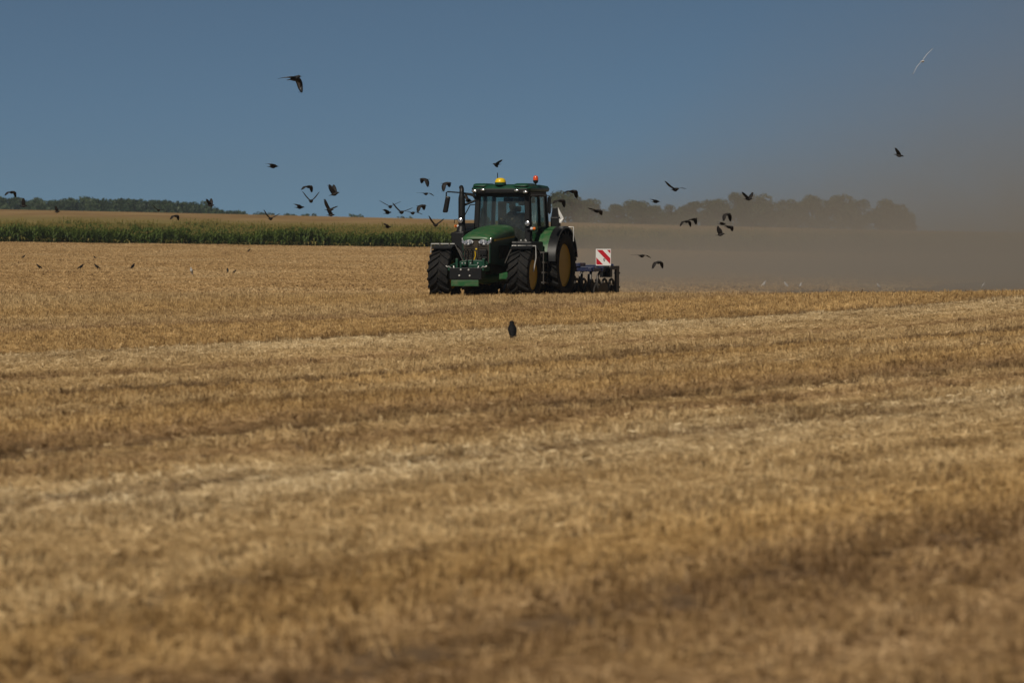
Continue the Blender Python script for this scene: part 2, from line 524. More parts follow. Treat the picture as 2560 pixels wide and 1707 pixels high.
def stubble_patch(name, seed, size, kind, width=0.005, dens=520):
    rs = np.random.RandomState(seed)
    bats = []
    A = size * size
    if kind in ('tall', 'mid', 'thin'):
        per = 6                                          # stalks to a tuft: one seed, several straws
        nt = int(dens * A * {'tall': 1.0, 'mid': 0.8, 'thin': 0.35}[kind] / per)
        trow = np.round(rs.rand(nt) * size / 0.125) * 0.125 + rs.normal(0, 0.012, nt)
        tal = rs.rand(nt) * size
        th = np.clip(np.exp(rs.normal(0, 0.18, nt)), 0.55, 1.5)
        tt = np.clip((0.30 if kind == 'thin' else 0.52) + rs.normal(0, 0.29, nt), 0.0, 0.92)
        tl = rs.normal(0, 0.22 if kind == 'tall' else 0.42, (nt, 2))
        k = np.repeat(np.arange(nt), per); n = len(k)
        base = np.stack([tal[k] + rs.normal(0, 0.020, n) - size / 2, trow[k] + rs.normal(0, 0.014, n) - size / 2, np.full(n, -0.02)], 1)
        h = {'tall': 0.080, 'mid': 0.052, 'thin': 0.042}[kind] * th[k] * (0.78 + 0.35 * rs.rand(n))
        lean = tl[k] + rs.normal(0, 0.14, (n, 2))
        tip = base + np.stack([lean[:, 0] * h, lean[:, 1] * h, h + 0.02], 1)
        bats.append(stalk_batch(rs, base, tip, width * (0.7 + 0.7 * rs.rand(n)), np.clip(tt[k] + rs.normal(0, 0.08, n), 0, 1)))
        # dry leaf shreds hanging off the stalks
        m = int(n * 0.35); k_ = rs.choice(n, m)
        b2 = base[k_] + (tip[k_] - base[k_]) * (0.3 + 0.6 * rs.rand(m))[:, None]
        t2 = b2 + rs.normal(0, 0.035, (m, 3)) + np.array([0, 0, -0.015])
        bats.append(stalk_batch(rs, b2, t2, width * 1.6 * (0.6 + 0.8 * rs.rand(m)), np.clip(tt[(k_ // per)] + 0.15 + rs.normal(0, 0.15, m), 0, 1)))
    ns = int(A * dens / 520 * {'tall': 90, 'mid': 260, 'thin': 180, 'flat': 700}[kind])
    c = np.stack([(rs.rand(ns) - .5) * size, (rs.rand(ns) - .5) * size, 0.005 + np.abs(rs.normal(0, 1, ns)) * {'tall': .024, 'mid': .028, 'thin': .016, 'flat': .026}[kind]], 1)
    ln = 0.04 + 0.13 * rs.rand(ns) ** 1.6
    an = rs.rand(ns) * 6.283; el = rs.normal(0, 0.22, ns)
    d = np.stack([np.cos(an) * np.cos(el), np.sin(an) * np.cos(el), np.sin(el)], 1) * (ln / 2)[:, None]
    bats.append(stalk_batch(rs, c - d, c + d, width * (0.6 + 0.6 * rs.rand(ns)), np.clip(0.62 + rs.normal(0, 0.17, ns), 0.1, 1)))
    nb = max(1, int(A * dens / 520 * 17))                 # a few broad bright shreds of straw
    c = np.stack([(rs.rand(nb) - .5) * size, (rs.rand(nb) - .5) * size, 0.015 + rs.rand(nb) * 0.05], 1)
    an = rs.rand(nb) * 6.283; el = rs.normal(0, 0.5, nb); ln = 0.025 + 0.05 * rs.rand(nb)
    d = np.stack([np.cos(an) * np.cos(el), np.sin(an) * np.cos(el), np.sin(el)], 1) * (ln / 2)[:, None]
    bats.append(stalk_batch(rs, c - d, c + d, width * (1.4 + 1.4 * rs.rand(nb)), 0.9 + 0.1 * rs.rand(nb)))
    return patch_mesh(name, bats, MAT_STRAW)

KINDS4 = ['tall', 'tall', 'tall', 'mid', 'mid', 'mid', 'flat', 'flat', 'flat', 'thin', 'thin']
near_coll = bpy.data.collections.new('stubble tufts near')
for i, k in enumerate(KINDS4):
    near_coll.objects.link(stubble_patch('patch_near_%02d' % i, 100 + i, 0.55, k, 0.0045, 760))
far_coll = bpy.data.collections.new('stubble tufts far')
for i, k in enumerate(KINDS4):
    far_coll.objects.link(stubble_patch('patch_far_%02d' % i, 200 + i, 2.2, k, 0.010, 230))

def kind_weights(u, rs, st):
    """Which sort of patch grows at u: standing stubble, trampled, straw swath or bare track."""
    pale = np.interp(u, [-60, -45, -36, -33.2, -32.6, -28, -25, -23.6, -19.5, -18, -17, -13, -11, -9, -6, 0],
                     [.3, .15, .1, .3, .85, .8, .5, .1, .1, .5, .7, .85, .6, .4, .35, .3])
    pale = np.clip(pale + 0.28 * st, 0, 1)
    tr = np.clip(track_depth(u) / 0.05, 0, 1)
    r = rs.rand(len(u)); r2 = rs.rand(len(u))
    v = np.where(r < pale * 0.55, 2, np.where(r < pale, 1, 0))
    v = np.where(r2 < 0.11 + tr * 0.8, 3, v)
    base = np.array([0, 3, 6, 9]); cnt = np.array([3, 3, 3, 2])
    return base[v] + (rs.rand(len(u)) * cnt[v]).astype(int)

def fan_points(y0, y1, step, side, rs, jitter=0.3):
    xs, ys = [], []
    y = y0
    while y < y1:
        half = y * 1280 / FPX + side
        x = np.arange(-half, half, step)
        xs.append(x); ys.append(np.full(len(x), y)); y += step
    x, y = np.concatenate(xs), np.concatenate(ys)
    return x + rs.uniform(-jitter, jitter, len(x)) * step, y + rs.uniform(-jitter, jitter, len(x)) * step

rs = np.random.RandomState(3)
x, y = fan_points(13, 158, 0.5, 7.0, rs)
u = uwarp(x, y)
keep = ~((x > 1.6 + (y - 150) * 0.30) & (y > 149.5)) | (rs.rand(len(x)) < 0.12)
x, y, u = x[keep], y[keep], u[keep]
pt = np.stack([x, y, ground_z(x, y)], 1)
flip = (rs.rand(len(x)) < 0.5) * math.pi
rot = np.stack([np.zeros(len(x)), np.zeros(len(x)), ROW_ANG + flip + rs.normal(0, 0.05, len(x))], 1)
hs = np.clip(1.0 + 0.12 * wav(x * 0.7, y * 0.5, 24) + rs.normal(0, 0.08, len(x)), 0.6, 1.35)
hs = hs * np.interp(y, [118, 132, 146, 158], [1.0, 1.55, 1.55, 1.2])
scl = np.stack([np.ones(len(x)), np.ones(len(x)), hs], 1)
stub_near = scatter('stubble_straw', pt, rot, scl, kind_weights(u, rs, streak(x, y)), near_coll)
tag(stub_near, 'short golden stubble and loose straw covering the near field', 'stubble', kind='stuff')

x, y = fan_points(159, 462, 2.0, 26.0, rs)
u = uwarp(x, y)
tilled = (x > 2.0 + (y - 152) * 0.30)                    # ground the tractor has already worked
keep = ~tilled | (rs.rand(len(x)) < 0.08)
x, y, u = x[keep], y[keep], u[keep]
pt = np.stack([x, y, ground_z(x, y)], 1)
flip = (rs.rand(len(x)) < 0.5) * math.pi
rot = np.stack([np.zeros(len(x)), np.zeros(len(x)), ROW_ANG + flip + rs.normal(0, 0.1, len(x))], 1)
hs = np.clip(0.95 + 0.25 * wav(x * 0.12, y * 0.07, 27) + rs.normal(0, 0.1, len(x)), 0.5, 1.4)
scl = np.stack([np.ones(len(x)), np.ones(len(x)), hs], 1)
var = np.where(rs.rand(len(x)) < 0.45, rs.randint(0, 6, len(x)), rs.randint(3, 11, len(x)))
stub_far = scatter('stubble_straw_beyond', pt, rot, scl, var, far_coll)
tag(stub_far, 'far stubble between the tractor and the maize strip', 'stubble', kind='stuff')
# ------------------------------------------------------------------ maize strip
def make_leaf_mat(name, a, b, c, trans=0.25):
    t = NT(name)
    tone = t.attr('tone')
    col = t.ramp(tone, [(0.0, a), (0.5, b), (1.0, c)])
    d = t.node('BsdfPrincipled'); t.set(d.inputs['Base Color'], col); d.inputs['Roughness'].default_value = 0.55
    d.inputs['Specular IOR Level'].default_value = 0.3
    tr = t.node('BsdfTranslucent'); t.set(tr.inputs['Color'], t.mix(1.0, col, (1.2, 1.3, 0.7), 'MULTIPLY'))
    mx = t.node('MixShader'); mx.inputs[0].default_value = trans
    t.t.links.new(d.outputs[0], mx.inputs[1]); t.t.links.new(tr.outputs[0], mx.inputs[2]); t.t.links.new(mx.outputs[0], t.out.inputs['Surface'])
    return t.m
MAT_MAIZE = make_leaf_mat('maize leaf', (0.035, 0.075, 0.014), (0.125, 0.165, 0.030), (0.42, 0.32, 0.11), 0.3)

def maize_plant(rs, at_xy, V, F, T):
    H = 1.27 * (0.82 + 0.3 * rs.rand())
    bx, by = at_xy
    lean = rs.normal(0, 0.05, 2)
    def quad(p, tn):
        b = sum(len(q) for q in V); V.append(np.array(p)); F.append([b, b + 1, b + 2, b + 3]); T.append([tn] * 4)
    top = np.array([bx + lean[0] * H, by + lean[1] * H, H])
    base = np.array([bx, by, -0.05])
    w = 0.017
    for k in range(3):                                    # stalk
        a0, a1 = 2.094 * k, 2.094 * (k + 1)
        o0, o1 = np.array([math.cos(a0), math.sin(a0), 0]) * w, np.array([math.cos(a1), math.sin(a1), 0]) * w
        quad([base + o0, base + o1, top + o1 * .5, top + o0 * .5], 0.28)
    pl = rs.rand() * 6.283
    nl = rs.randint(8, 11)
    for i in range(nl):
        f = (i + 0.6) / nl
        p = base + (top - base) * (0.10 + 0.80 * f)
        an = pl + math.pi * (i % 2) + rs.normal(0, 0.35)
        ln = (0.80 - 0.35 * abs(f - 0.45)) * (0.8 + 0.35 * rs.rand())
        up = 0.9 - 0.1 * i / nl + rs.normal(0, 0.15)
        dr = np.array([math.cos(an), math.sin(an), 0.0]); sd = np.array([-dr[1], dr[0], 0.0])
        pts, q, el = [], p.copy(), up
        for s in range(5):
            wd = [0.030, 0.050, 0.050, 0.036, 0.004][s]
            pts.append((q - sd * wd, q + sd * wd)); q = q + (dr * math.cos(el) + np.array([0, 0, math.sin(el)])) * ln / 4; el -= 0.62 + 0.15 * rs.rand()
        tn = 0.05 + 0.40 * f + rs.normal(0, 0.09)
        if f < 0.2 and rs.rand() < 0.5: tn = 0.8
        for s in range(4):
            quad([pts[s][0], pts[s][1], pts[s + 1][1], pts[s + 1][0]], min(1, max(0, tn)))
    for k in range(6):                                    # tassel
        an = rs.rand() * 6.283; sp = 0.0 if k == 0 else 0.5 * rs.rand()
        d = np.array([math.cos(an) * sp, math.sin(an) * sp, 1.0]); d /= np.linalg.norm(d)
        e = top + d * (0.10 + 0.10 * rs.rand()); s = np.array([-math.sin(an), math.cos(an), 0]) * 0.012
        c = np.array([math.cos(an), math.sin(an), 0]) * 0.012
        quad([top - s, top + s, e + s, e - s], 0.8 + 0.2 * rs.rand()); quad([top - c, top + c, e + c, e - c], 0.8 + 0.2 * rs.rand())
    if rs.rand() < 0.9:                                   # ear
        p = base + (top - base) * 0.48; a = rs.rand() * 6.283
        d = np.array([math.cos(a), math.sin(a), 1.6]) * 0.13; s = np.array([-math.sin(a), math.cos(a), 0]) * 0.028
        quad([p - s, p + s, p + d + s * .4, p + d - s * .4], 0.45)

maize_coll = bpy.data.collections.new('maize plants')
for i in range(5):
    r_ = np.random.RandomState(40 + i); V, F, T = [], [], []
    for row in (-0.375, 0.375):
        for k in range(11):
            maize_plant(r_, ((k - 5) * 0.19 + r_.normal(0, 0.03), row + r_.normal(0, 0.03)), V, F, T)
    me = np_mesh('maize_clump_%d' % i, np.concatenate(V), np.array(F), MAT_MAIZE, True)
    a = me.attributes.new('tone', 'FLOAT', 'POINT'); a.data.foreach_set('value', np.concatenate(T).astype(np.float32))
    maize_coll.objects.link(bpy.data.objects.new('maize_clump_%d' % i, me))
rs = np.random.RandomState(11)
x, y = np.meshgrid(np.arange(-90, 92, 2.0), np.arange(461.0, 495.0, 1.5))
x, y = x.ravel() + rs.uniform(-.5, .5, x.size), y.ravel()
keep = rs.rand(len(x)) > 0.10
x, y = x[keep], y[keep]
y = y + 0.6 * wav(x * 0.15, x * 0.07, 30)
pt = np.stack([x, y, ground_z(x, y)], 1)
rot = np.stack([np.zeros(len(x)), np.zeros(len(x)), (rs.rand(len(x)) < .5) * math.pi + rs.normal(0, .04, len(x))], 1)
h = np.clip(0.98 + 0.17 * wav(x * 0.55, y * 0.3, 33) + rs.normal(0, 0.13, len(x)), .5, 1.32)
scl = np.stack([np.ones(len(x)), np.ones(len(x)), h], 1)
maize = scatter('maize_crop', pt, rot, scl, rs.randint(0, 5, len(x)), maize_coll)
tag(maize, 'dark green strip of tasselled maize across the field', 'maize', kind='stuff')

# ------------------------------------------------------------------ trees
MAT_TREE = make_leaf_mat('tree leaf', (0.018, 0.034, 0.014), (0.036, 0.060, 0.022), (0.070, 0.095, 0.034), 0.2)
MAT_BARK = simple_mat('bark', (0.09, 0.07, 0.05), 0.9, spec=0.1, scale=3.0)

def leaf_cloud(rs, centres, radii, per, size):
    """Small leaf faces spread through lumpy clusters; tone rises to the outside of each clump at random."""
    V, T = [], []
    for c, r in zip(centres, radii):
        n = int(per * r * r)
        d = rs.normal(0, 1, (n, 3)); d /= np.linalg.norm(d, axis=1)[:, None]
        q = np.array(c) + d * (np.array([r, r, r * 0.85]) * (0.55 + 0.5 * rs.rand(n, 1) ** 0.6))
        nn = d + rs.normal(0, 0.7, (n, 3)); nn /= np.linalg.norm(nn, axis=1)[:, None]
        a = np.cross(nn, rs.normal(0, 1, (n, 3))); a /= np.linalg.norm(a, axis=1)[:, None]
        b = np.cross(nn, a)
        s = size * (0.6 + 0.8 * rs.rand(n, 1))
        V.append(np.stack([q - a * s, q + b * s * .6, q + a * s, q - b * s * .6], 1).reshape(-1, 3))
        T.append(np.repeat(np.clip(rs.rand() * 0.5 + rs.rand(n) * 0.5, 0, 1), 4))
    V, T = np.concatenate(V), np.concatenate(T)
    return V, np.arange(len(V)).reshape(-1, 4), T

def tree_meshes(seed, H, W, form):
    rs = np.random.RandomState(seed)
    cs, rr, limbs = [], [], []
    n = 22
    for i in range(n):
        a = rs.rand() * 6.283; f = rs.rand()
        z = H * (0.13 + 0.77 * f)
        prof = {'round': math.sqrt(max(0.05, 1 - ((f - .40) / .68) ** 2)), 'cone': 1.05 - 0.75 * f, 'wide': math.sqrt(max(0.05, 1 - ((f - .5) / .7) ** 2))}[form]
        q = W * 0.36 * prof * (0.35 + 0.75 * math.sqrt(rs.rand()))
        c = (math.cos(a) * q, math.sin(a) * q, z)
        cs.append(c); rr.append(W * (0.15 + 0.10 * rs.rand())); limbs.append(c)
    cs.append((0, 0, H * 0.9)); rr.append(W * 0.15)
    V, F, T = leaf_cloud(rs, cs, rr, 900 / (W * W) * 7, W * 0.030)
    crown = np_mesh('crown', V, F, MAT_TREE, False)
    at_ = crown.attributes.new('tone', 'FLOAT', 'POINT'); at_.data.foreach_set('value', T.astype(np.float32))
    m = MB()
    m.tube([(0, 0, -0.4), (0.03 * W, 0, H * .22), (-0.02 * W, 0.02 * W, H * .5), (0, 0, H * .82)], [W * .05, W * .036, W * .024, W * .008], 8)
    for c in limbs[:9]:
        z0 = c[2] * 0.55
        m.tube([(0, 0, z0), (c[0] * .5, c[1] * .5, (z0 + c[2]) * .52), c], [W * .018, W * .012, W * .004], 5)
    return crown, m.mesh('trunk', MAT_BARK, 50)

TREES = [tree_meshes(1, 8.2, 7.6, 'round'), tree_meshes(2, 7.0, 6.0, 'cone'), tree_meshes(3, 7.4, 8.6, 'wide'), tree_meshes(4, 8.8, 6.2, 'round'), tree_meshes(5, 6.4, 6.6, 'wide')]
# picture column, row of the top, distance, form, label
TREE_SPOTS = [
    (1418, 482, 1000, 2, 'broad dust-veiled tree just behind the tractor cab'),
    (1470, 500, 1012, 0, 'rounded dust-veiled tree second from the tractor cab'),
    (1537, 511, 1020, 4, 'low spreading tree in the dip behind the warning board'),
    (1588, 503, 1005, 0, 'round-topped tree standing alone left of the gliding bird'),
    (1640, 514, 1022, 4, 'low tree below the small gliding bird'),
    (1672, 512, 1002, 1, 'narrow low tree under the spread-winged bird in the sky'),
    (1706, 517, 1025, 4, 'lowest tree of the row before the two joined birds'),
    (1741, 504, 998, 3, 'tall rounded tree above the two joined birds'),
    (1790, 500, 1015, 0, 'mid-height tree left of the tallest crown'),
    (1838, 482, 1003, 3, 'tallest tree of the row in the dust'),
    (1884, 490, 1010, 2, 'broad tree behind the bird with raised wings'),
    (1930, 504, 1018, 1, 'pointed tree just right of the bird with raised wings'),
    (1978, 500, 1000, 4, 'low tree midway along the dusty right half of the row'),
    (2030, 491, 1012, 0, 'rounded tree left of the flat-topped crown in the dust'),
    (2095, 491, 1004, 2, 'wide flat-topped tree in thick dust'),
    (2150, 499, 1016, 3, 'second last tree of the row in thick dust'),
    (2218, 503, 1006, 2, 'last tree at the dusty end of the row'),
    (2250, 525, 1020, 4, 'small shrubby tree at the very end of the row'),
]
for i, (px, row, D, k, lab) in enumerate(TREE_SPOTS):
    top = at(px, row, D)
    g0 = gz(top.x, D) - 0.2
    H0 = [8.2, 7.0, 7.4, 8.8, 6.4][k]
    s = (top.z - g0) / (H0 * 1.0)
    t = empty('field_tree', (top.x, D, g0), rz=i * 1.7)
    sx_ = max(0.85, min(1.25, s)) * (0.95 + 0.1 * ((i * 37) % 10) / 10)
    t.scale = (sx_, sx_, s)
    tag(t, lab, 'tree', 'row of trees half hidden by dust')
    c = link_mesh('crown', TREES[k][0], t)
    link_mesh('trunk', TREES[k][1], t)

# far-off wood on the horizon: reads as one mass
rs = np.random.RandomState(21)
cs, rr = [], []
PW = np.interp
for px in np.arange(-260, 600, 7.0):
    topr = PW(px, [-300, 0, 30, 60, 75, 100, 130, 150, 205, 240, 300, 350, 400, 440, 490, 505, 525, 545, 600],
              [494, 491, 490, 496, 499, 493, 497, 499, 489, 495, 494, 497, 496, 501, 502, 505, 515, 521, 524])
    D = 1750 + 120 * rs.rand()
    tp = at(px + rs.normal(0, 4), topr + rs.normal(1.5, 1.8), D)
    r = 1.6 + 1.3 * rs.rand()
    g0 = gz(tp.x, D)
    z = tp.z - r
    while z > g0 - 1 and z > tp.z - 14:
        cs.append((tp.x + rs.normal(0, .8), D + rs.normal(0, 4), z)); rr.append(r); z -= r * 1.1; r = min(3.2, r * 1.15)
for px, row, w in [(585, 526, 3), (600, 523, 3), (615, 524, 3), (632, 526, 3), (648, 527, 2.4), (665, 529, 2), (714, 531.5, 1.6), (737, 532, 1.8), (764, 532, 1.8), (772, 533, 1.6), (890, 534, 1.5), (905, 534.5, 1.5), (1010, 539, 1.5), (1040, 541, 1.5)]:
    D = 1900
    tp = at(px, row, D); r = w
    for k in range(4): cs.append((tp.x + rs.normal(0, w * 0.8), D, tp.z - r - k * r)); rr.append(r)
V, F, T = leaf_cloud(rs, cs, rr, 26, 0.55)
me = np_mesh('far_wood', V, F, MAT_TREE, False)
a = me.attributes.new('tone', 'FLOAT', 'POINT'); a.data.foreach_set('value', T.astype(np.float32))
wood = link_mesh('far_wood', me)
tag(wood, 'bluish dark wood along the left horizon', 'wood', kind='stuff')
# ------------------------------------------------------------------ paints
DUSTC = (0.22, 0.165, 0.105)
M_GREEN = simple_mat('green paint', (0.022, 0.108, 0.036), 0.34, spec=0.5, var=0.12, scale=4, dirt=DUSTC, dirt_amt=0.36)
M_DGREEN = simple_mat('dark green paint', (0.010, 0.060, 0.034), 0.35, spec=0.5, var=0.12, scale=4, dirt=DUSTC, dirt_amt=0.15)
M_BLACK = simple_mat('black plastic', (0.009, 0.0095, 0.0105), 0.45, spec=0.35, var=0.25, scale=5, dirt=(0.10, 0.08, 0.055), dirt_amt=0.10)
M_GLOSS = simple_mat('glossy black plastic', (0.010, 0.011, 0.012), 0.30, spec=0.5, var=0.2, scale=5)
M_RUBBER = simple_mat('tyre rubber', (0.011, 0.011, 0.0115), 0.75, spec=0.2, var=0.3, scale=7, dirt=(0.10, 0.08, 0.055), dirt_amt=0.25)
M_YELLOW = simple_mat('yellow paint', (0.50, 0.31, 0.004), 0.45, spec=0.3, var=0.12, scale=4, dirt=(0.20, 0.13, 0.03), dirt_amt=0.12)
M_YELLOWC = simple_mat('clean yellow plastic', (0.85, 0.58, 0.02), 0.3, var=0.05)
M_STEEL = simple_mat('bare steel', (0.60, 0.60, 0.58), 0.45, metal=0.35, var=0.15, scale=9)
M_DSTEEL = simple_mat('worn dark steel', (0.10, 0.095, 0.09), 0.5, metal=0.6, var=0.3, scale=9, dirt=DUSTC, dirt_amt=0.3)
M_CHROME = simple_mat('lamp reflector', (0.80, 0.81, 0.82), 0.22, metal=0.85, var=0.1, scale=14)
M_LENS = simple_mat('lamp lens', (0.62, 0.64, 0.66), 0.12, spec=0.8, var=0.2, scale=25)
M_AMBER = simple_mat('amber lens', (0.85, 0.22, 0.03), 0.15, spec=0.7, var=0.1, scale=20)
M_RED = simple_mat('orange red beacon lens', (0.75, 0.09, 0.02), 0.15, spec=0.7, var=0.1, scale=20)
M_WHITE = simple_mat('white sheet', (0.82, 0.82, 0.80), 0.55, var=0.05)
M_BLUE = simple_mat('blue paint', (0.010, 0.019, 0.066), 0.4, var=0.15, scale=5, dirt=DUSTC, dirt_amt=0.25)
M_SEAT = simple_mat('seat cloth', (0.03, 0.03, 0.032), 0.9, spec=0.1, var=0.2)
M_LINER = simple_mat('grey cab lining', (0.10, 0.105, 0.10), 0.8, spec=0.2, var=0.1)
M_BLIND = simple_mat('pale blind', (0.55, 0.57, 0.52), 0.8, spec=0.1, var=0.06)
M_GRILLE = simple_mat('dusty grille', (0.060, 0.050, 0.038), 0.8, spec=0.2, var=0.4, scale=12)

def make_glass():
    t = NT('tinted cab glass')
    tr = t.node('BsdfTransparent'); tr.inputs[0].default_value = (0.80, 0.90, 0.88, 1)
    gl = t.node('BsdfGlossy'); gl.inputs['Roughness'].default_value = 0.03; gl.inputs['Color'].default_value = (0.9, 0.95, 0.95, 1)
    df = t.node('BsdfDiffuse'); df.inputs[0].default_value = (0.16, 0.17, 0.16, 1)
    lw = t.node('LayerWeight'); lw.inputs[0].default_value = 0.35
    m1, m2 = t.node('MixShader'), t.node('MixShader')
    t.set(m1.inputs[0], t.maprange(t.noise(t.node('TexCoord').outputs['Object'], 2.5, 4.0), 0.35, 0.75, 0.06, 0.24))
    t.t.links.new(tr.outputs[0], m1.inputs[1]); t.t.links.new(df.outputs[0], m1.inputs[2])
    t.set(m2.inputs[0], t.maprange(lw.outputs['Fresnel'], 0, 1, 0.02, 0.5))
    t.t.links.new(m1.outputs[0], m2.inputs[1]); t.t.links.new(gl.outputs[0], m2.inputs[2]); t.t.links.new(m2.outputs[0], t.out.inputs['Surface'])
    return t.m
M_GLASS = make_glass()

# ------------------------------------------------------------------ tractor: local x = its own left, y = backwards, z = up; origin under the front axle
TD = 147.0
tp = at(1212, 700, TD)
T0 = (tp.x, TD, gz(tp.x, TD) - 0.03)
tractor = empty('tractor', T0, R(-18))
tag(tractor, 'green tractor with yellow wheels driving towards the camera', 'tractor')

def tyre_mesh(Rt, w, rim, nlug, sgn):
    m = MB(); h = w / 2; lug = 0.052 * Rt / 0.7
    rb = Rt - lug
    prof = [(rim, -h * .78), (rim + (rb - rim) * .25, -h * .97), (rim + (rb - rim) * .6, -h * 1.02), (rb * .955, -h * .94), (rb * .99, -h * .72), (rb, -h * .35), (rb, 0),
            (rb, h * .35), (rb * .99, h * .72), (rb * .955, h * .94), (rim + (rb - rim) * .6, h * 1.02), (rim + (rb - rim) * .25, h * .97), (rim, h * .78), (rim - .03, h * .6), (rim - .03, -h * .6)]
    m.lathe(prof, axis='x', n=56, closed=True)
    for side in (-1, 1):
        for k in range(nlug):
            a0 = 2 * math.pi * (k + (0.5 if side > 0 else 0)) / nlug
            st = []
            for s in range(5):
                f = s / 4
                xx = side * h * (-0.04 + 1.02 * f)
                aa = a0 + sgn * 0.34 * (f ** 0.85) * 0.7 / Rt
                ro = Rt * (1 - 0.035 * f * f)
                ri = rb * (1 - 0.05 * f ** 2) - 0.012
                hw = (0.030 + 0.016 * f) / Rt * (Rt / 0.7)
                st.append([(xx - side * .0, math.cos(aa - hw) * ri, math.sin(aa - hw) * ri), (xx, math.cos(aa - hw * .75) * ro, math.sin(aa - hw * .75) * ro),
                           (xx, math.cos(aa + hw * .75) * ro, math.sin(aa + hw * .75) * ro), (xx, math.cos(aa + hw) * ri, math.sin(aa + hw) * ri)])
            m.loft([[Vector(p) for p in g] for g in st])
    return m.mesh('tyre', M_RUBBER, 35)

def rim_mesh(rim, w, outer):
    m = MB(); h = w / 2; o = outer
    m.lathe([(rim + .015, o * h * .74), (rim - .02, o * h * .80), (rim - .045, o * h * .70), (rim - .06, o * h * .40), (rim * .72, o * h * .36), (rim * .66, o * h * .50), (rim * .40, o * h * .52), (rim * .36, o * h * .66), (rim * .24, o * h * .68), (0.0, o * h * .68)], axis='x', n=36)
    m.lathe([(rim - .02, -o * h * .7), (rim - .03, o * h * .6)], axis='x', n=36)
    for k in range(8):
        a = 2 * math.pi * k / 8
        m.lathe([(0.018, o * h * .50), (0.018, o * h * .62), (0, o * h * .62)], c=(0, math.cos(a) * rim * .5, math.sin(a) * rim * .5), axis='x', n=8)
    return m.mesh('rim', M_YELLOW, 40)

FR, FW, RR, RW, WB = 0.70, 0.56, 0.93, 0.66, 2.77
t_front, t_rear = tyre_mesh(FR, FW, 0.39, 19, 1), tyre_mesh(RR, RW, 0.56, 21, 1)
for (cx, cy, rad, tm, rimr, w) in ((-1.08, 0, FR, t_front, 0.39, FW), (1.08, 0, FR, t_front, 0.39, FW), (-1.02, WB, RR, t_rear, 0.56, RW), (1.02, WB, RR, t_rear, 0.56, RW)):
    wh = empty('wheel', (cx, cy, rad)); wh.parent = tractor
    wh.rotation_euler = (0.3 * cx + cy, 0, 0)
    link_mesh('tyre', tm, wh)
    link_mesh('rim', rim_mesh(rimr, w, 1 if cx > 0 else -1), wh)

# hood
def hood_ring(y, w, zt, zb, p=3.2, n=17):
    pts = []
    for k in range(n):
        a = math.pi * k / (n - 1)
        c, s = math.cos(a), math.sin(a)
        pts.append(Vector((-w * math.copysign(abs(c) ** (2 / p), c), y, zb + (zt - zb) * abs(s) ** (2 / p))))
    return pts
m = MB()
ST = [(-0.73, .30, 1.64, 1.58), (-0.70, .375, 1.690, 1.585), (-0.60, .41, 1.735, 1.59), (-0.40, .425, 1.80, 1.60), (-0.1, .43, 1.865, 1.62), (0.3, .435, 1.93, 1.66), (0.7, .44, 1.965, 1.70), (1.15, .44, 1.985, 1.72)]
outer = [hood_ring(*s) for s in ST]
inner = [[q + Vector((0, 0, -0.02)) - Vector((math.copysign(.012, q.x) if abs(q.x) > .05 else 0, 0, 0)) for q in g] for g in outer]
rings = [o_ + list(reversed(i_)) for o_, i_ in zip(outer, inner)]
m.loft(rings)
hood = m.build('hood', M_GREEN, tractor, 45)
for s in (-1, 1):
    m = MB()
    pts = [(-0.66, 1.00, .36), (-0.70, 1.50, .375), (-0.60, 1.60, .412), (1.15, 1.73, .442), (1.15, 1.02, .40), (0.4, 0.92, .38)]
    m.add([Vector((s * w, y, z)) for y, z, w in pts] + [Vector((s * (w - .02), y, z)) for y, z, w in pts],
          [tuple(range(6)), tuple(range(11, 5, -1))] + [(k, (k + 1) % 6, 6 + (k + 1) % 6, 6 + k) for k in range(6)])
    sp = m.build('side_panel', M_DGREEN, hood, None)
    m = MB()
    m.hexa([Vector((s * w_, y, z)) for (w_, y, z) in ((.428, -.45, 1.565), (.428, -.45, 1.60), (.448, 1.12, 1.70), (.448, 1.12, 1.655))] + [Vector((s * w_, y, z)) for (w_, y, z) in ((.40, -.45, 1.565), (.40, -.45, 1.60), (.43, 1.12, 1.70), (.43, 1.12, 1.655))])
    m.build('side_stripe', M_YELLOW, hood, None)
    # side grille openings
    m = MB()
    for k in range(7):
        m.box((s * .402, 0.05 + k * 0.11, 1.28), (0.03, 0.07, 0.34), rotm(x=12))
    m.build('side_vent', M_GRILLE, hood, None)
    # headlight: dished lens unit with two reflectors
    m = MB()
    out_ = [(s * .09, 1.500), (s * .065, 1.545), (s * .12, 1.592), (s * .28, 1.628), (s * .405, 1.645), (s * .385, 1.515), (s * .34, 1.475), (s * .20, 1.470)]
    pf = [Vector((x, -0.735 + 0.30 * max(0, abs(x) - .22), z)) for x, z in out_]
    pb = [Vector((x, -0.60, z)) for x, z in out_]
    m.add(pf + pb, [tuple(range(8)), tuple(range(15, 7, -1))] + [(k, (k + 1) % 8, 8 + (k + 1) % 8, 8 + k) for k in range(8)])
    hl = m.build('headlight', M_LENS, hood, None, 0.012)
    for cx in (.15, .26, .345):
        mm = MB(); yy = -0.742 + 0.30 * max(0, cx - .22)
        mm.lathe([(0.046, -0.012), (0.040, -0.004), (0.018, 0.012), (0, 0.016)], c=(s * cx, yy, 1.548), axis='y', n=14)
        mm.build('reflector', M_CHROME, hl, 60)
m = MB()                                                  # nose below the hood
m.hexa([(-.37, -.70, 1.585), (.37, -.70, 1.585), (.33, -.66, .98), (-.33, -.66, .98), (-.38, -.40, 1.585), (.38, -.40, 1.585), (.36, -.40, .98), (-.36, -.40, .98)])
nose = m.build('grille', M_GRILLE, tractor, None, 0.02)
m = MB()
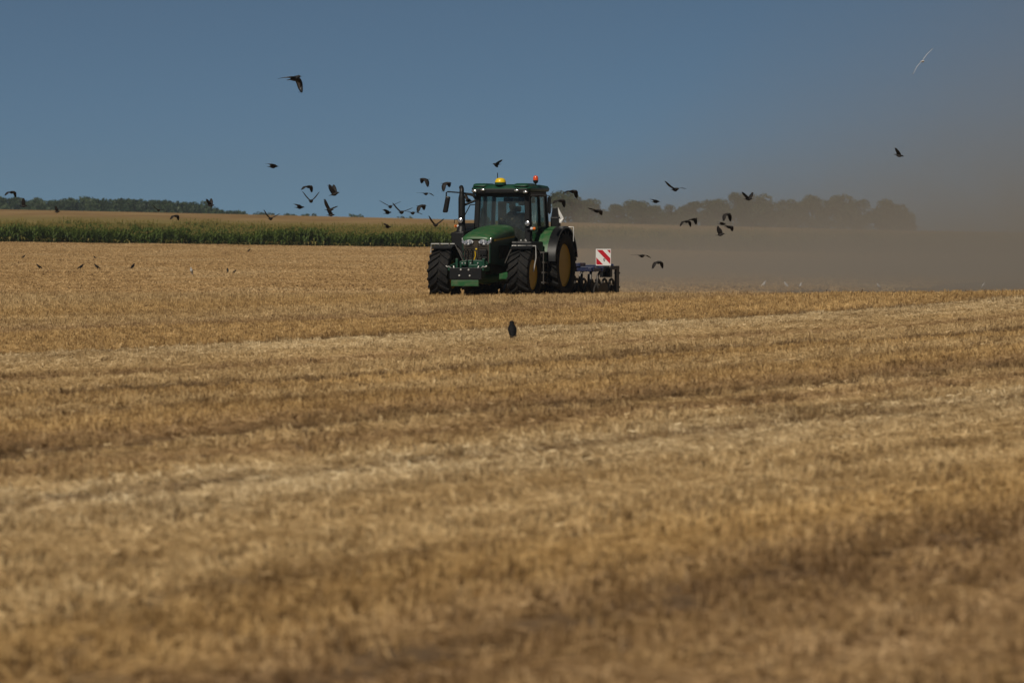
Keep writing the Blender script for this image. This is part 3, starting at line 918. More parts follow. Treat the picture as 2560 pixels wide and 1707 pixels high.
for k in range(9):
    m.box((0, -.693 + k * .004, 1.42 - k * .05), (.60 - .01 * k, .016, .012))
m.build('grille_bar', M_BLACK, nose, None)
m = MB(); m.hexa([(-.055, -.725, 1.57), (.055, -.725, 1.57), (.035, -.70, 1.02), (-.035, -.70, 1.02), (-.06, -.68, 1.57), (.06, -.68, 1.57), (.045, -.66, 1.02), (-.045, -.66, 1.02)])
m.build('grille_spine', M_GRILLE, nose, None, 0.01)
m = MB(); m.box((.19, -.705, 1.27), (.20, .02, .14)); m.box((.20, -.705, 1.13), (.16, .02, .05))
m.build('air_inlet', M_BLACK, nose, None, 0.008)
m = MB(); m.box((0.01, -.735, 1.36), (.05, .012, .035)); m.build('badge', M_YELLOWC, nose, None, 0.006)

# chassis and engine block
m = MB()
m.box((0, 0.9, 0.92), (.62, 2.6, .42)); m.box((0, 2.6, .95), (.7, 1.3, .6)); m.box((0, 0.2, 1.2), (.66, 1.6, .5)); m.box((0, 1.3, .60), (.5, 1.8, .3))
m.build('engine_block', M_BLACK, tractor, None, 0.03)
m = MB()
m.box((0, -.70, .93), (.52, .60, .18)); m.box((-.26, -.85, .92), (.05, .7, .26)); m.box((.26, -.85, .92), (.05, .7, .26)); m.box((0, -1.0, .97), (.40, .12, .22))
m.build('front_frame', M_DGREEN, tractor, None, 0.015)
m = MB()
m.tube([(-.82, 0, .70), (-.4, 0, .62), (0, 0, .60), (.4, 0, .62), (.82, 0, .70)], [.12, .10, .15, .10, .12], 12)
for s in (-1, 1):
    m.lathe([(.17, -.07), (.19, 0), (.17, .07)], c=(s * .80, 0, .70), axis='x', n=18)
    m.box((s * .62, -.13, .66), (.34, .08, .14))
m.build('front_axle', M_GREEN, tractor, 40)
m = MB(); m.tube([(-.8, WB, .93), (.8, WB, .93)], [.16, .16], 14); m.box((0, WB, .93), (.5, .7, .6)); m.build('rear_axle', M_DGREEN, tractor, 40)

# front linkage with its black plate and green bar
m = MB()
m.box((0, -1.56, .735), (.86, .05, .30)); m.box((-.40, -1.40, .74), (.05, .34, .26)); m.box((.40, -1.40, .74), (.05, .34, .26))
hitch = m.build('front_hitch', M_BLACK, tractor, None, 0.012)
m = MB(); m.box((-0.02, -1.545, .49), (.74, .07, .155)); m.build('cross_bar', M_GREEN, hitch, None, 0.01)
for (bx, bz) in ((-.12, .835), (.09, .83), (-.16, .685), (.12, .68)):
    m = MB(); m.lathe([(.024, -1.58), (.024, -1.605), (.014, -1.612), (0, -1.612)], c=(bx, 0, bz), axis='y', n=8); m.build('bolt', M_STEEL, hitch, None)
for s in (-1, 1):
    m = MB(); m.box((s * .46, -1.30, .86), (.05, .5, .10)); m.box((s * .36, -1.16, .98), (.06, .12, .28)); m.tube([(s * .47, -1.55, .90), (s * .44, -1.1, .98), (s * .3, -.8, 1.02)], .028, 8)
    m.build('lift_arm', M_DGREEN, hitch, None, 0.008)
    m = MB(); m.tube([(s * .55, -1.50, .93), (s * .50, -1.52, .90), (s * .46, -1.56, .92), (s * .42, -1.52, .88)], .016, 8); m.tube([(s * .34, -1.52, .93), (s * .32, -1.54, .87)], .018, 8)
    m.build('pin', M_STEEL, hitch, 50)
m = MB()
m.box((0.27, -1.15, .99), (.18, .14, .17)); m.box((-.17, -1.18, 1.0), (.14, .1, .12)); m.box((.10, -1.2, .93), (.26, .10, .06))
m.build('coupler_block', M_DGREEN, hitch, None, 0.012)
for k, (x0, x1) in enumerate(((-.30, -.20), (-.22, -.12), (-.10, 0.02), (.30, .22))):
    m = MB(); m.tube([(x0, -.72, 1.36), (x0 - .03, -.86, 1.25), (x1, -1.02, 1.10), (x1, -1.16, 1.02)], .016, 7); m.build('hose', M_BLACK, hitch, 60)
    m = MB(); m.lathe([(.018, -1.16), (.022, -1.20), (.016, -1.25), (0, -1.25)], c=(x1, 0, 1.0), axis='y', n=8); m.build('coupler', M_STEEL, hitch, 60)
m = MB(); m.tube([(-.02, -.74, 1.30), (0.03, -.86, 1.18), (.03, -1.05, 1.02)], .014, 7); m.build('yellow_hose', M_YELLOW, hitch, 60)

# front mudguards with marker rods
def arc_strip(cy, cz, rad, a0, a1, x0, x1, th, n=12, lip=0.0):
    rings = []
    for k in range(n + 1):
        a = R(a0 + (a1 - a0) * k / n)
        d = Vector((0, -math.cos(a), math.sin(a))); c = Vector((0, cy, cz))
        o_, i_ = c + d * rad, c + d * (rad - th)
        ol = c + d * (rad - lip)
        rings.append([Vector((x0, i_.y, i_.z)), Vector((x1, i_.y, i_.z)), Vector((x1 + (x1 - x0) * .02, ol.y, ol.z)), Vector((x1, o_.y, o_.z)), Vector((x0, o_.y, o_.z))])
    return rings
for s in (-1, 1):
    m = MB(); m.loft(arc_strip(0, FR, FR + .06, 62, 168, s * .80, s * 1.34, .02, lip=0.035))
    fg = m.build('front_mudguard', M_BLACK, tractor, 40)
    m = MB(); m.tube([(s * .56, -.02, 1.0), (s * .70, -.03, 1.30), (s * .80, -.02, FR + FR + .06)], .022, 8); m.tube([(s * .56, .2, 1.0), (s * .74, .2, 1.30), (s * .84, .2, 1.42)], .02, 8)
    m.build('mudguard_stay', M_DSTEEL, fg, 50)
    z0 = 1.49 if s < 0 else 1.44
    m = MB(); m.tube([(s * .78, -.12, z0), (s * 1.42, -.12, z0), (s * 1.43, -.12, z0 - (.21 if s < 0 else .30)), (s * (1.43 if s < 0 else 1.37), -.16, z0 - (.22 if s < 0 else .66))], .017, 7)
    m.build('marker_rod', M_STEEL, fg, 50)
    for q in (.92, 1.18):
        m = MB(); m.box((s * q, -.12, z0 - .02), (.035, .05, .095)); m.build('rod_clamp', M_DSTEEL, fg, None)

# exhaust stack and its housing on the tractor's right
EX = -1.03
m = MB()
m.lathe([(.060, 1.75), (.088, 1.80), (.090, 2.0), (.088, 2.68), (.070, 2.76), (.062, 2.80)], c=(EX, 1.2, 0), n=16)
m.tube([(EX, 1.2, 2.76), (EX, 1.2, 2.84), (EX - .01, 1.23, 2.92), (EX - .05, 1.30, 2.97)], [.062, .062, .060, .058], 12)
ex = m.build('exhaust_stack', M_BLACK, tractor, 50)
m = MB(); m.hexa([(-1.19, .75, 1.78), (-.82, .75, 1.82), (-.82, .75, 1.05), (-1.10, .75, 1.12), (-1.19, 1.55, 1.86), (-.82, 1.55, 1.86), (-.82, 1.55, 1.05), (-1.10, 1.55, 1.12)])
m.box((-.78, 1.15, 1.40), (.12, .7, .6)); m.tube([(EX, 1.15, 1.75), (EX, 1.2, 1.95)], [.15, .10], 14)
m.build('exhaust_housing', M_BLACK, ex, 40, 0.03)
m = MB(); m.box((-.86, 1.25, 1.98), (.34, .08, .10)); m.build('exhaust_bracket', M_BLACK, ex, None, 0.006)
m = MB(); m.tube([(EX, 1.24, 2.48), (-.72, 1.42, 2.62)], .03, 8); m.build('exhaust_strut', M_BLACK, ex, 50)
m = MB(); m.tube([(EX + .06, 1.24, 2.22), (-.86, 1.38, 2.50), (-.70, 1.44, 2.52)], .014, 6); m.build('exhaust_stay', M_BLACK, ex, 50)
m = MB(); m.tube([(EX - .09, 1.12, 2.13), (EX - .17, 1.12, 2.12), (EX - .18, 1.12, 2.02)], .01, 6); m.build('grab_wire', M_BLACK, ex, 50)

# cab
m = MB()
def pillar(p0, p1, w, d):
    (x0, y0, z0), (x1, y1, z1) = p0, p1
    m.hexa([(x0 - w / 2, y0 - d / 2, z0), (x0 + w / 2, y0 - d / 2, z0), (x0 + w / 2, y0 + d / 2, z0), (x0 - w / 2, y0 + d / 2, z0),
            (x1 - w / 2 * .85, y1 - d / 2, z1), (x1 + w / 2 * .85, y1 - d / 2, z1), (x1 + w / 2 * .85, y1 + d / 2, z1), (x1 - w / 2 * .85, y1 + d / 2, z1)])
for s in (-1, 1):
    pillar((s * .72, 1.42, 1.30), (s * .67, 1.50, 2.82), .15, .12)
    pillar((s * .77, 2.30, 1.55), (s * .72, 2.28, 2.80), .07, .09)
    pillar((s * .76, 2.95, 1.70), (s * .70, 2.92, 2.80), .10, .12)
    m.box((s * .74, 2.15, 1.36), (.10, 1.5, .20))
m.box((0, 1.47, 2.79), (1.36, .14, .14)); m.box((0, 2.93, 2.78), (1.36, .12, .14))
for s in (-1, 1): m.box((s * .69, 2.2, 2.79), (.12, 1.4, .12))
m.box((0, 1.42, 1.42), (1.40, .10, .30)); m.box((0, 2.95, 1.62), (1.4, .12, .34))
cab = m.build('cab_frame', M_BLACK, tractor, None, 0.02)
m = MB(); m.box((0, 2.2, 1.28), (1.42, 1.55, .10)); m.build('cab_floor', M_BLACK, cab, None)
m = MB(); m.box((0, 2.2, 2.745), (1.26, 1.34, .03)); m.build('head_lining', M_LINER, cab, None)
def pane(name, p, th, mat=M_GLASS, par=cab):
    mm = MB(); a = [Vector(q) for q in p]; n_ = (a[1] - a[0]).cross(a[2] - a[0]).normalized() * th
    mm.hexa(a + [q + n_ for q in a]); return mm.build(name, mat, par, None)
pane('windscreen', [(-.655, 1.405, 1.57), (.655, 1.405, 1.57), (.61, 1.485, 2.72), (-.61, 1.485, 2.72)], .008)
pane('rear_window', [(-.70, 2.95, 1.79), (.70, 2.95, 1.79), (.65, 2.93, 2.71), (-.65, 2.93, 2.71)], .008)
for s in (-1, 1):
    pane('door_glass', [(s * .765, 1.49, 1.47), (s * .775, 2.25, 1.47), (s * .728, 2.24, 2.73), (s * .70, 1.55, 2.73)], .008)
    pane('side_window', [(s * .775, 2.36, 1.60), (s * .765, 2.89, 1.76), (s * .715, 2.87, 2.72), (s * .728, 2.33, 2.73)], .008)
    mm = MB(); mm.tube([(s * .80, 1.49, 1.47), (s * .80, 2.24, 1.47), (s * .755, 2.23, 2.65), (s * .74, 2.12, 2.74), (s * .73, 1.66, 2.74), (s * .735, 1.56, 2.66)], .022, 6, closed=True)
    mm.build('door_frame', M_BLACK, cab, 50)
    mm = MB(); mm.box((s * .83, 2.10, 1.92), (.03, .16, .04)); mm.build('door_handle', M_BLACK, cab, None, 0.006)
# roof
m = MB()
def rrect(z, x, y0, y1, c=.16):
    o_ = []
    for (cx, cy, a0) in ((x - c, y1 - c, 0), (-x + c, y1 - c, 90), (-x + c, y0 + c, 180), (x - c, y0 + c, 270)):
        for k in range(5):
            a = R(a0 + 22.5 * k); o_.append(Vector((cx + c * math.cos(a), cy + c * math.sin(a), z)))
    return o_
m.loft([rrect(2.845, .74, 1.36, 3.02), rrect(2.86, .80, 1.28, 3.06), rrect(2.93, .82, 1.25, 3.08), rrect(3.0, .78, 1.30, 3.04), rrect(3.035, .62, 1.48, 2.86), rrect(3.045, .3, 1.8, 2.6, .1)])
roof = m.build('roof', M_DGREEN, tractor, 50)
for s in (-1, 1):
    m = MB(); m.loft([rrect(2.99, .20, 1.24, 2.1, .09), rrect(3.045, .19, 1.27, 2.05, .09), rrect(3.065, .14, 1.34, 1.98, .07)])
    o = m.build('roof_pod', M_DGREEN, roof, 50); o.location = (s * .56, 0, 0)
m = MB(); m.box((0, 1.30, 2.865), (1.50, .10, .12)); m.build('roof_visor', M_BLACK, roof, None, 0.02)
def oval_lamp(cx, cy, cz, rx, rz, par):
    mm = MB(); rings = []
    for (k, dy) in ((1.0, .05), (1.0, 0), (.86, -.012), (.84, -.004)):
        rings.append([Vector((cx + rx * k * math.cos(2 * math.pi * j / 16), cy + dy, cz + rz * k * math.sin(2 * math.pi * j / 16))) for j in range(16)])
    mm.loft(rings); lm = mm.build('work_light', M_BLACK, par, 50)
    mm = MB(); mm.loft([[Vector((cx + rx * k * math.cos(2 * math.pi * j / 16), cy + dy, cz + rz * k * math.sin(2 * math.pi * j / 16))) for j in range(16)] for (k, dy) in ((.85, 0), (.8, -.016), (.4, -.03))])
    mm.build('lamp_glass', M_CHROME, lm, 60)
for (cx, cz) in ((-.69, 2.865), (-.46, 2.895), (.46, 2.875), (.70, 2.835)):
    oval_lamp(cx, 1.24, cz, .085, .046, roof)
# receiver dome, aerial, beacon
m = MB(); m.lathe([(.145, 3.02), (.150, 3.05), (.145, 3.09)], c=(-.02, 1.36, 0), n=24); dome = m.build('receiver_dome', M_DGREEN, roof, 40)
m = MB(); m.lathe([(.144, 3.09), (.138, 3.13), (.115, 3.175), (.07, 3.20), (0, 3.208)], c=(-.02, 1.36, 0), n=24); m.build('dome_cap', M_YELLOWC, dome, 60)
m = MB(); m.tube([(-.14, 1.5, 3.0), (-.145, 1.5, 3.34)], .011, 6); m.build('aerial', M_BLACK, roof, 50)
m = MB(); m.lathe([(.03, 2.95), (.02, 3.0), (.02, 3.06), (.06, 3.09), (.07, 3.15)], c=(.74, 2.0, 0), n=16); bc = m.build('beacon', M_BLACK, roof, 50)
m = MB(); m.lathe([(.068, 3.15), (.068, 3.20), (.058, 3.245), (.035, 3.265), (0, 3.27)], c=(.74, 2.0, 0), n=16); m.build('beacon_lens', M_RED, bc, 60)
# round lamps and indicators
for (cx, cy, cz) in ((EX, 1.09, 2.10), (.73, 1.32, 2.02)):
    m = MB(); m.lathe([(.075, 1.0), (.08, .97), (.072, .955), (.068, .965)], c=(cx, cy - .97, cz), axis='y', n=18); lp = m.build('round_lamp', M_BLACK, tractor, 50)
    m = MB(); m.lathe([(.068, -.012), (.045, -.026), (.02, -.03), (0, -.03)], c=(cx, cy, cz), axis='y', n=18); m.build('lamp_glass', M_CHROME, lp, 60)
for s, cx, cz in ((-1, -1.16, 1.95), (1, .90, 1.885)):
    m = MB(); m.box((cx, 1.28, cz), (.13, .08, .09)); ind = m.build('indicator', M_BLACK, tractor, None, 0.01)
    m = MB(); m.ball((cx - s * .025, 1.235, cz), (.045, .03, .042)); m.build('side_light', M_LENS, ind, 60)
    m = MB(); m.ball((cx + s * .045, 1.235, cz), (.045, .035, .042)); m.build('amber_light', M_AMBER, ind, 60)
    m = MB(); m.box((cx - s * .1, 1.36, cz - .01), (.2, .06, .05)); m.build('indicator_arm', M_BLACK, ind, None)
# mirrors
m = MB(); m.hexa([(-1.645, 1.42, 2.31), (-1.52, 1.42, 2.295), (-1.44, 1.42, 2.72), (-1.555, 1.42, 2.74), (-1.645, 1.50, 2.31), (-1.50, 1.50, 2.31), (-1.425, 1.50, 2.72), (-1.555, 1.50, 2.74)])
mr = m.build('mirror', M_BLACK, tractor, None, 0.03)
m = MB(); m.tube([(-.70, 1.46, 2.78), (-1.1, 1.46, 2.82), (-1.50, 1.46, 2.85), (-1.54, 1.46, 2.83), (-1.545, 1.46, 2.68)], .018, 7); m.tube([(-.68, 1.47, 2.62), (-.80, 1.46, 2.76), (-1.05, 1.46, 2.80)], [.05, .04, .02], 7); m.build('mirror_arm', M_BLACK, mr, 50)
m = MB(); m.box((1.27, 1.50, 2.50), (.16, .05, .42), rotm(z=-52)); mr2 = m.build('mirror', M_BLACK, tractor, None, 0.02)
m = MB(); m.tube([(.70, 1.46, 2.74), (1.0, 1.48, 2.76), (1.27, 1.50, 2.74), (1.30, 1.50, 2.3), (1.26, 1.5, 2.27)], .016, 7); m.build('mirror_arm', M_BLACK, mr2, 50)
# inside the cab
m = MB(); m.box((0, 2.36, 1.70), (.50, .50, .14)); m.box((0, 2.58, 2.02), (.48, .13, .58), rotm(x=-8)); m.box((0, 2.66, 2.40), (.26, .09, .16)); m.box((0, 2.36, 1.48), (.3, .3, .34))
m.build('driver_seat', M_SEAT, cab, None, 0.04)
m = MB(); ring = [Vector((-.02 + .19 * math.cos(a), 1.93 + .19 * math.sin(a) * .8, 2.14 - .19 * math.sin(a) * -.55)) for a in [2 * math.pi * k / 24 for k in range(24)]]
m.tube(ring, .016, 8, closed=True); m.tube([(-.02, 1.93, 2.13), (-.02, 1.72, 1.75), (-.02, 1.66, 1.4)], [.03, .05, .09], 8)
for a in (0.3, 2.2, 4.2): m.tube([(-.02, 1.93, 2.13), (-.02 + .18 * math.cos(a), 1.93 + .144 * math.sin(a), 2.14 + .104 * math.sin(a))], .012, 6)
m.build('steering_wheel', M_BLACK, cab, 50)
m = MB(); m.hexa([(-.5, 1.50, 1.92), (.30, 1.50, 1.90), (.34, 1.50, 1.5), (-.5, 1.50, 1.5), (-.42, 1.85, 1.98), (.22, 1.85, 1.96), (.3, 1.85, 1.5), (-.46, 1.85, 1.5)]); m.build('dashboard', M_BLACK, cab, None, 0.03)
m = MB(); m.box((.50, 2.25, 1.86), (.18, .7, .12)); m.box((.46, 1.95, 2.16), (.05, .20, .22), rotm(z=25)); m.box((.5, 2.0, 1.98), (.03, .03, .2)); m.build('armrest_console', M_BLACK, cab, None, 0.02)
m = MB(); m.box((.02, 2.86, 2.63), (.86, .012, .15)); m.build('rear_blind', M_BLIND, cab, None)
m = MB(); m.box((-.44, 2.80, 2.20), (.22, .05, .8)); m.tube([(-.25, 2.85, 1.8), (-.22, 2.85, 2.6)], .014, 6); m.tube([(-.18, 2.7, 2.6), (-.14, 2.7, 2.45), (-.17, 2.7, 2.32)], .012, 6); m.build('rear_bracket', M_BLACK, cab, None, 0.008)
m = MB(); m.box((.12, 1.62, 2.62), (.26, .05, .14)); m.box((.5, 1.66, 2.60), (.24, .05, .22)); m.tube([(.12, 1.62, 2.72), (.12, 1.62, 2.64)], .015, 6); m.build('inside_mirror', M_BLACK, cab, None, 0.02)
# fuel tank, steps, battery box
m = MB(); m.hexa([(.42, .86, 1.56), (1.00, .86, 1.55), (1.00, .86, .72), (.42, .86, .62), (.42, 1.80, 1.56), (1.02, 1.80, 1.55), (1.02, 1.80, .70), (.42, 1.80, .60)]); tank = m.build('fuel_tank', M_BLACK, tractor, None, 0.04)
m = MB(); m.box((.72, .845, 1.47), (.50, .02, .10)); m.box((.60, .835, 1.47), (.012, .02, .16)); m.build('tank_trim', M_GLOSS, tank, None, 0.005)
for (bx, bz) in ((.66, 1.585), (.78, 1.595), (.80, 1.57)): 
    m = MB(); m.lathe([(.022, 0), (.022, .03), (0, .04)], c=(bx, 1.0, bz - .02), n=8); m.build('cap', M_STEEL, tank, 40)
m = MB()
for k in range(4): m.box((1.00, 1.66, .48 + .26 * k), (.30, .36, .04))
m.box((1.12, 1.48, .86), (.03, .03, .85)); m.box((1.12, 1.84, .86), (.03, .03, .85)); m.build('cab_steps', M_DSTEEL, tractor, None, 0.006)
m = MB(); m.hexa([(-1.0, 1.60, 1.45), (-.42, 1.60, 1.45), (-.42, 1.60, .60), (-.96, 1.60, .66), (-1.0, 2.0, 1.45), (-.42, 2.0, 1.45), (-.42, 2.0, .60), (-.96, 2.0, .66)]); m.build('tool_box', M_BLACK, tractor, None, 0.04)
# rear mudguards
for s in (-1, 1):
    m = MB(); m.loft(arc_strip(WB, RR, RR + .085, 4, 168, s * .72, s * 1.10, .03, 20)); m.loft(arc_strip(WB, RR, RR + .075, 8, 150, s * .70, s * .735, .42, 20))
    rg = m.build('rear_mudguard', M_GREEN, tractor, 40)
    m = MB(); m.loft(arc_strip(WB, RR, RR + .092, 6, 168, s * 1.11, s * 1.345, .03, 22, lip=0.05)); m.build('mudguard_extension', M_GLOSS, rg, 40)
    m = MB(); m.tube([(s * 1.20, WB + .3, 1.93), (s * 1.44, WB + .3, 1.93), (s * 1.44, WB + .3, 1.55)], .012, 6); m.build('marker_rod', M_STEEL, rg, 50)
    m = MB(); m.box((s * .98, WB + .20, 2.02), (.22, .22, .34)); m.hexa([(s * .86, WB + .1, 2.10), (s * 1.08, WB + .1, 2.10), (s * 1.05, WB + .1, 2.44), (s * .93, WB + .1, 2.44), (s * .86, WB + .16, 2.10), (s * 1.08, WB + .16, 2.10), (s * 1.05, WB + .16, 2.44), (s * .93, WB + .16, 2.44)])
    m.build('lamp_bracket', M_BLACK, rg, None, 0.02)
m = MB()
m.add([Vector(p) for p in ((1.062, 2.90, 2.45), (1.20, 2.97, 2.16), (1.14, 2.95, 2.03), (1.10, 2.92, 2.04), (1.08, 2.92, 2.16), (1.13, 2.95, 2.13), (1.085, 2.91, 2.27))] + [Vector(p) + Vector((.0, .015, 0)) for p in ((1.062, 2.90, 2.45), (1.20, 2.97, 2.16), (1.14, 2.95, 2.03), (1.10, 2.92, 2.04), (1.08, 2.92, 2.16), (1.13, 2.95, 2.13), (1.085, 2.91, 2.27))],
      [tuple(range(7)), tuple(range(13, 6, -1))] + [(k, (k + 1) % 7, 7 + (k + 1) % 7, 7 + k) for k in range(7)])
m.build('white_flap', M_WHITE, tractor, None)
# rear linkage
m = MB()
for s in (-1, 1):
    m.tube([(s * .38, WB + .3, .65), (s * .44, WB + 1.25, .62)], .045, 8); m.tube([(s * .42, WB + .8, .64), (s * .40, WB + .5, 1.3)], .03, 8)
m.tube([(0, WB + .4, 1.15), (0, WB + 1.3, 1.25)], .035, 8); m.box((0, WB + .5, 1.1), (.6, .3, .5))
m.build('rear_linkage', M_DSTEEL, tractor, None, 0.01)

# ------------------------------------------------------------------ disc cultivator behind the tractor
cult = empty('disc_cultivator', T0, R(-18))
tag(cult, 'blue disc cultivator hitched behind the tractor', 'cultivator')
m = MB()
for yy, zz in ((4.75, .82), (5.55, .82), (6.3, .86)): m.box((0, yy, zz), (3.0, .13, .13))
for xx in (-1.42, -.5, .5, 1.42): m.box((xx, 5.5, .80), (.10, 1.9, .10))
m.box((1.05, 4.9, .93), (.16, .5, .10)); m.box((.6, 4.7, .95), (.2, .22, .12)); m.box((.2, 4.7, .95), (.24, .2, .1))
fr = m.build('main_frame', M_BLUE, cult, None, 0.012)
m = MB()
for s in (-1, 1): m.hexa([(s * .42 - .03, 4.15, .50), (s * .42 + .03, 4.15, .50), (s * .12 + .03, 4.15, 1.30), (s * .12 - .03, 4.15, 1.30), (s * .42 - .03, 4.25, .50), (s * .42 + .03, 4.25, .50), (s * .12 + .03, 4.25, 1.30), (s * .12 - .03, 4.25, 1.30)])
m.box((0, 4.2, 1.26), (.4, .1, .12)); m.box((0, 4.45, .8), (.9, .6, .1)); m.hexa([(-.08, 4.2, 1.2), (.08, 4.2, 1.2), (.08, 4.2, 1.1), (-.08, 4.2, 1.1), (-.08, 5.6, .92), (.08, 5.6, .92), (.08, 5.6, .84), (-.08, 5.6, .84)])
m.build('headstock', M_BLUE, cult, None, 0.01)
dm = MB(); dm.lathe([(.255, .055), (.24, .045), (.18, .018), (.10, .004), (0, .0)], axis='x', n=24); dm.lathe([(.07, -.04), (.07, .02), (.05, .05), (0, .05)], axis='x', n=12)
disc_me = dm.mesh('disc', M_DSTEEL, 50)
am = MB(); am.tube([(0, -.10, .0), (0, -.22, .18), (0, -.20, .42), (0, -.02, .56)], [.03, .032, .034, .034], 7); am.box((0, 0, .57), (.10, .15, .10))
arm_me = am.mesh('disc_arm', M_DSTEEL, 50)
for rowi, (yy, ang) in enumerate(((4.82, 17), (5.62, -17))):
    for k in range(12):
        xx = -1.375 + .25 * k + (.0 if rowi == 0 else .06)
        a = link_mesh('disc_arm', arm_me, cult); a.location = (xx, yy, .22); a.rotation_euler = (0, 0, R(ang))
        d = link_mesh('disc', disc_me, a); d.location = (0.04, -.10, .0); d.rotation_euler = (0, R(12), 0)
# packer roller with rings, and its end frame
m = MB(); m.tube([(-1.45, 6.75, .28), (1.45, 6.75, .28)], .09, 10)
rol = m.build('packer_roller', M_DSTEEL, cult, 40)
rm = MB(); rm.lathe([(.27, -.03), (.295, 0), (.27, .03), (.23, .02), (.23, -.02)], axis='x', n=22, closed=True)
for k in range(6):
    a = math.pi * k / 3; rm.box((0, math.cos(a) * .16, math.sin(a) * .16), (.02, .03, .15), Matrix.Rotation(a - math.pi / 2, 3, 'X'))
ring_me = rm.mesh('packer_ring', M_DSTEEL, 40)
for k in range(15):
    o = link_mesh('packer_ring', ring_me, rol); o.location = (-1.36 + .194 * k, 6.75, .28)
for s in (-1, 1):
    m = MB(); m.box((s * 1.50, 6.78, .48), (.06, .26, .62)); m.box((s * 1.50, 6.5, .84), (.08, .8, .10)); m.box((s * 1.47, 6.9, .70), (.16, .06, .05)); m.box((s * 1.47, 6.9, .32), (.16, .06, .05))
    m.build('roller_end_plate', M_DSTEEL, cult, None, 0.008)
    m = MB(); m.box((s * 1.20, 6.55, .30), (.5, .04, .06)); m.build('scraper_bar', M_DSTEEL, cult, None)
    m = MB(); m.tube([(s * 1.0, 6.3, .86), (s * 1.44, 6.62, .88)], .07, 10); m.build('depth_ram', M_BLUE, cult, 50)
    m = MB(); m.hexa([(s * 1.32, 6.0, .80), (s * 1.50, 6.0, .80), (s * 1.46, 6.0, 1.16), (s * 1.36, 6.0, 1.16), (s * 1.32, 6.12, .80), (s * 1.50, 6.12, .80), (s * 1.46, 6.12, 1.16), (s * 1.36, 6.12, 1.16)]); m.box((s * 1.42, 6.05, .72), (.3, .2, .26)); m.build('side_bracket', M_BLACK, cult, None, 0.01)
    m = MB()
    for q in (-.04, .04): m.lathe([(.02, 0), (.02, .03), (0, .03)], c=(s * 1.41 + q, 6.06, 1.16), n=8)
    m.build('bolt', M_STEEL, cult, None)
# warning boards on their blue posts
def board_mat():
    t = NT('red and white warning stripes')
    s = t.node('SeparateXYZ'); t.set(s.inputs[0], t.node('TexCoord').outputs['Object'])
    q = t.math('ADD', t.math('DIVIDE', s.outputs[0], .423), t.math('DIVIDE', s.outputs[2], .423))
    q = t.math('ADD', q, 1.0)
    col = t.ramp(t.math('DIVIDE', q, 2.0), [(0, (.78, .78, .76)), (.065, (.50, .012, .024)), (.265, (.78, .78, .76)), (.515, (.50, .012, .024)), (.70, (.78, .78, .76)), (.85, (.50, .012, .024))], 'CONSTANT')
    edge = t.math('MAXIMUM', t.math('ABSOLUTE', t.math('DIVIDE', s.outputs[0], .423)), t.math('ABSOLUTE', t.math('DIVIDE', s.outputs[2], .423)))
    col = t.mix(t.math('GREATER_THAN', edge, .462), col, (.74, .74, .72))
    t.bsdf(col, 0.4, spec=0.5)
    return t.m
M_BOARD = board_mat()
for s in (-1, 1):
    m = MB(); m.box((0, 0, 0), (.423, .012, .445)); bd = m.build('warning_board', M_BOARD, cult, None, 0.004); bd.location = (s * 1.53, 5.45, 1.125)
    if s < 0: bd.rotation_euler = (0, 0, R(180))
    m = MB(); m.box((s * 1.43, 5.47, .93), (.07, .05, .30)); m.box((s * 1.50, 5.47, .90), (.08, .03, .14)); m.build('board_post', M_BLUE, cult, None, 0.006)
    mm = MB(); mm.tube([Vector((.025 + .022 * math.cos(a), -.010, -.06 + .026 * math.sin(a))) for a in [2 * math.pi * k / 14 for k in range(14)]], .007, 5, closed=True); mm.box((.028, -.010, -.094), (.012, .008, .03)); 
    mm.build('mark', M_BLACK, bd, None)
# ------------------------------------------------------------------ the driver, seated in the cab
def to_world(p):
    a = R(-18); c, s = math.cos(a), math.sin(a)
    return Vector((T0[0] + p[0] * c - p[1] * s, T0[1] + p[0] * s + p[1] * c, T0[2] + p[2]))
M_SHIRT = simple_mat('navy work shirt', (0.020, 0.030, 0.060), 0.85, spec=0.1, var=0.2, scale=9)
M_SKIN = simple_mat('skin', (0.42, 0.24, 0.16), 0.55, var=0.08, scale=9)
M_HAIR = simple_mat('dark hair', (0.03, 0.024, 0.018), 0.7, var=0.3, scale=40)
M_TROUSER = simple_mat('grey trousers', (0.05, 0.05, 0.055), 0.9, spec=0.1, var=0.2, scale=9)
def capsule_chain(m, pts, rs_, n=10):
    m.tube(pts, rs_, n)
    for p, r in zip(pts, rs_): m.ball(p, r * 0.995, 10, 6)
m = MB()                                                   # local axes as the tractor's, facing -y
pass
capsule_chain(m, [(0, 2.36, 1.84), (0, 2.36, 2.0), (0, 2.33, 2.2)], [.165, .155, .165])
m.ball((0, 2.33, 2.22), (.215, .12, .10)); m.ball((0, 2.34, 2.05), (.18, .125, .2))
pass
capsule_chain(m, [(0, 2.33, 2.25), (0, 2.31, 2.36)], [.062, .058])
m.ball((0, 2.29, 2.475), (.078, .098, .118), 16, 12); m.ball((0, 2.21, 2.42), (.050, .045, .05)); m.ball((0, 2.192, 2.462), (.015, .022, .026))
for s in (-1, 1):
    m.ball((s * .08, 2.30, 2.465), (.014, .024, .034)); m.ball((s * .03, 2.205, 2.488), (.016, .012, .011))
m.box((0, 2.168, 2.415), (.045, .012, .008))
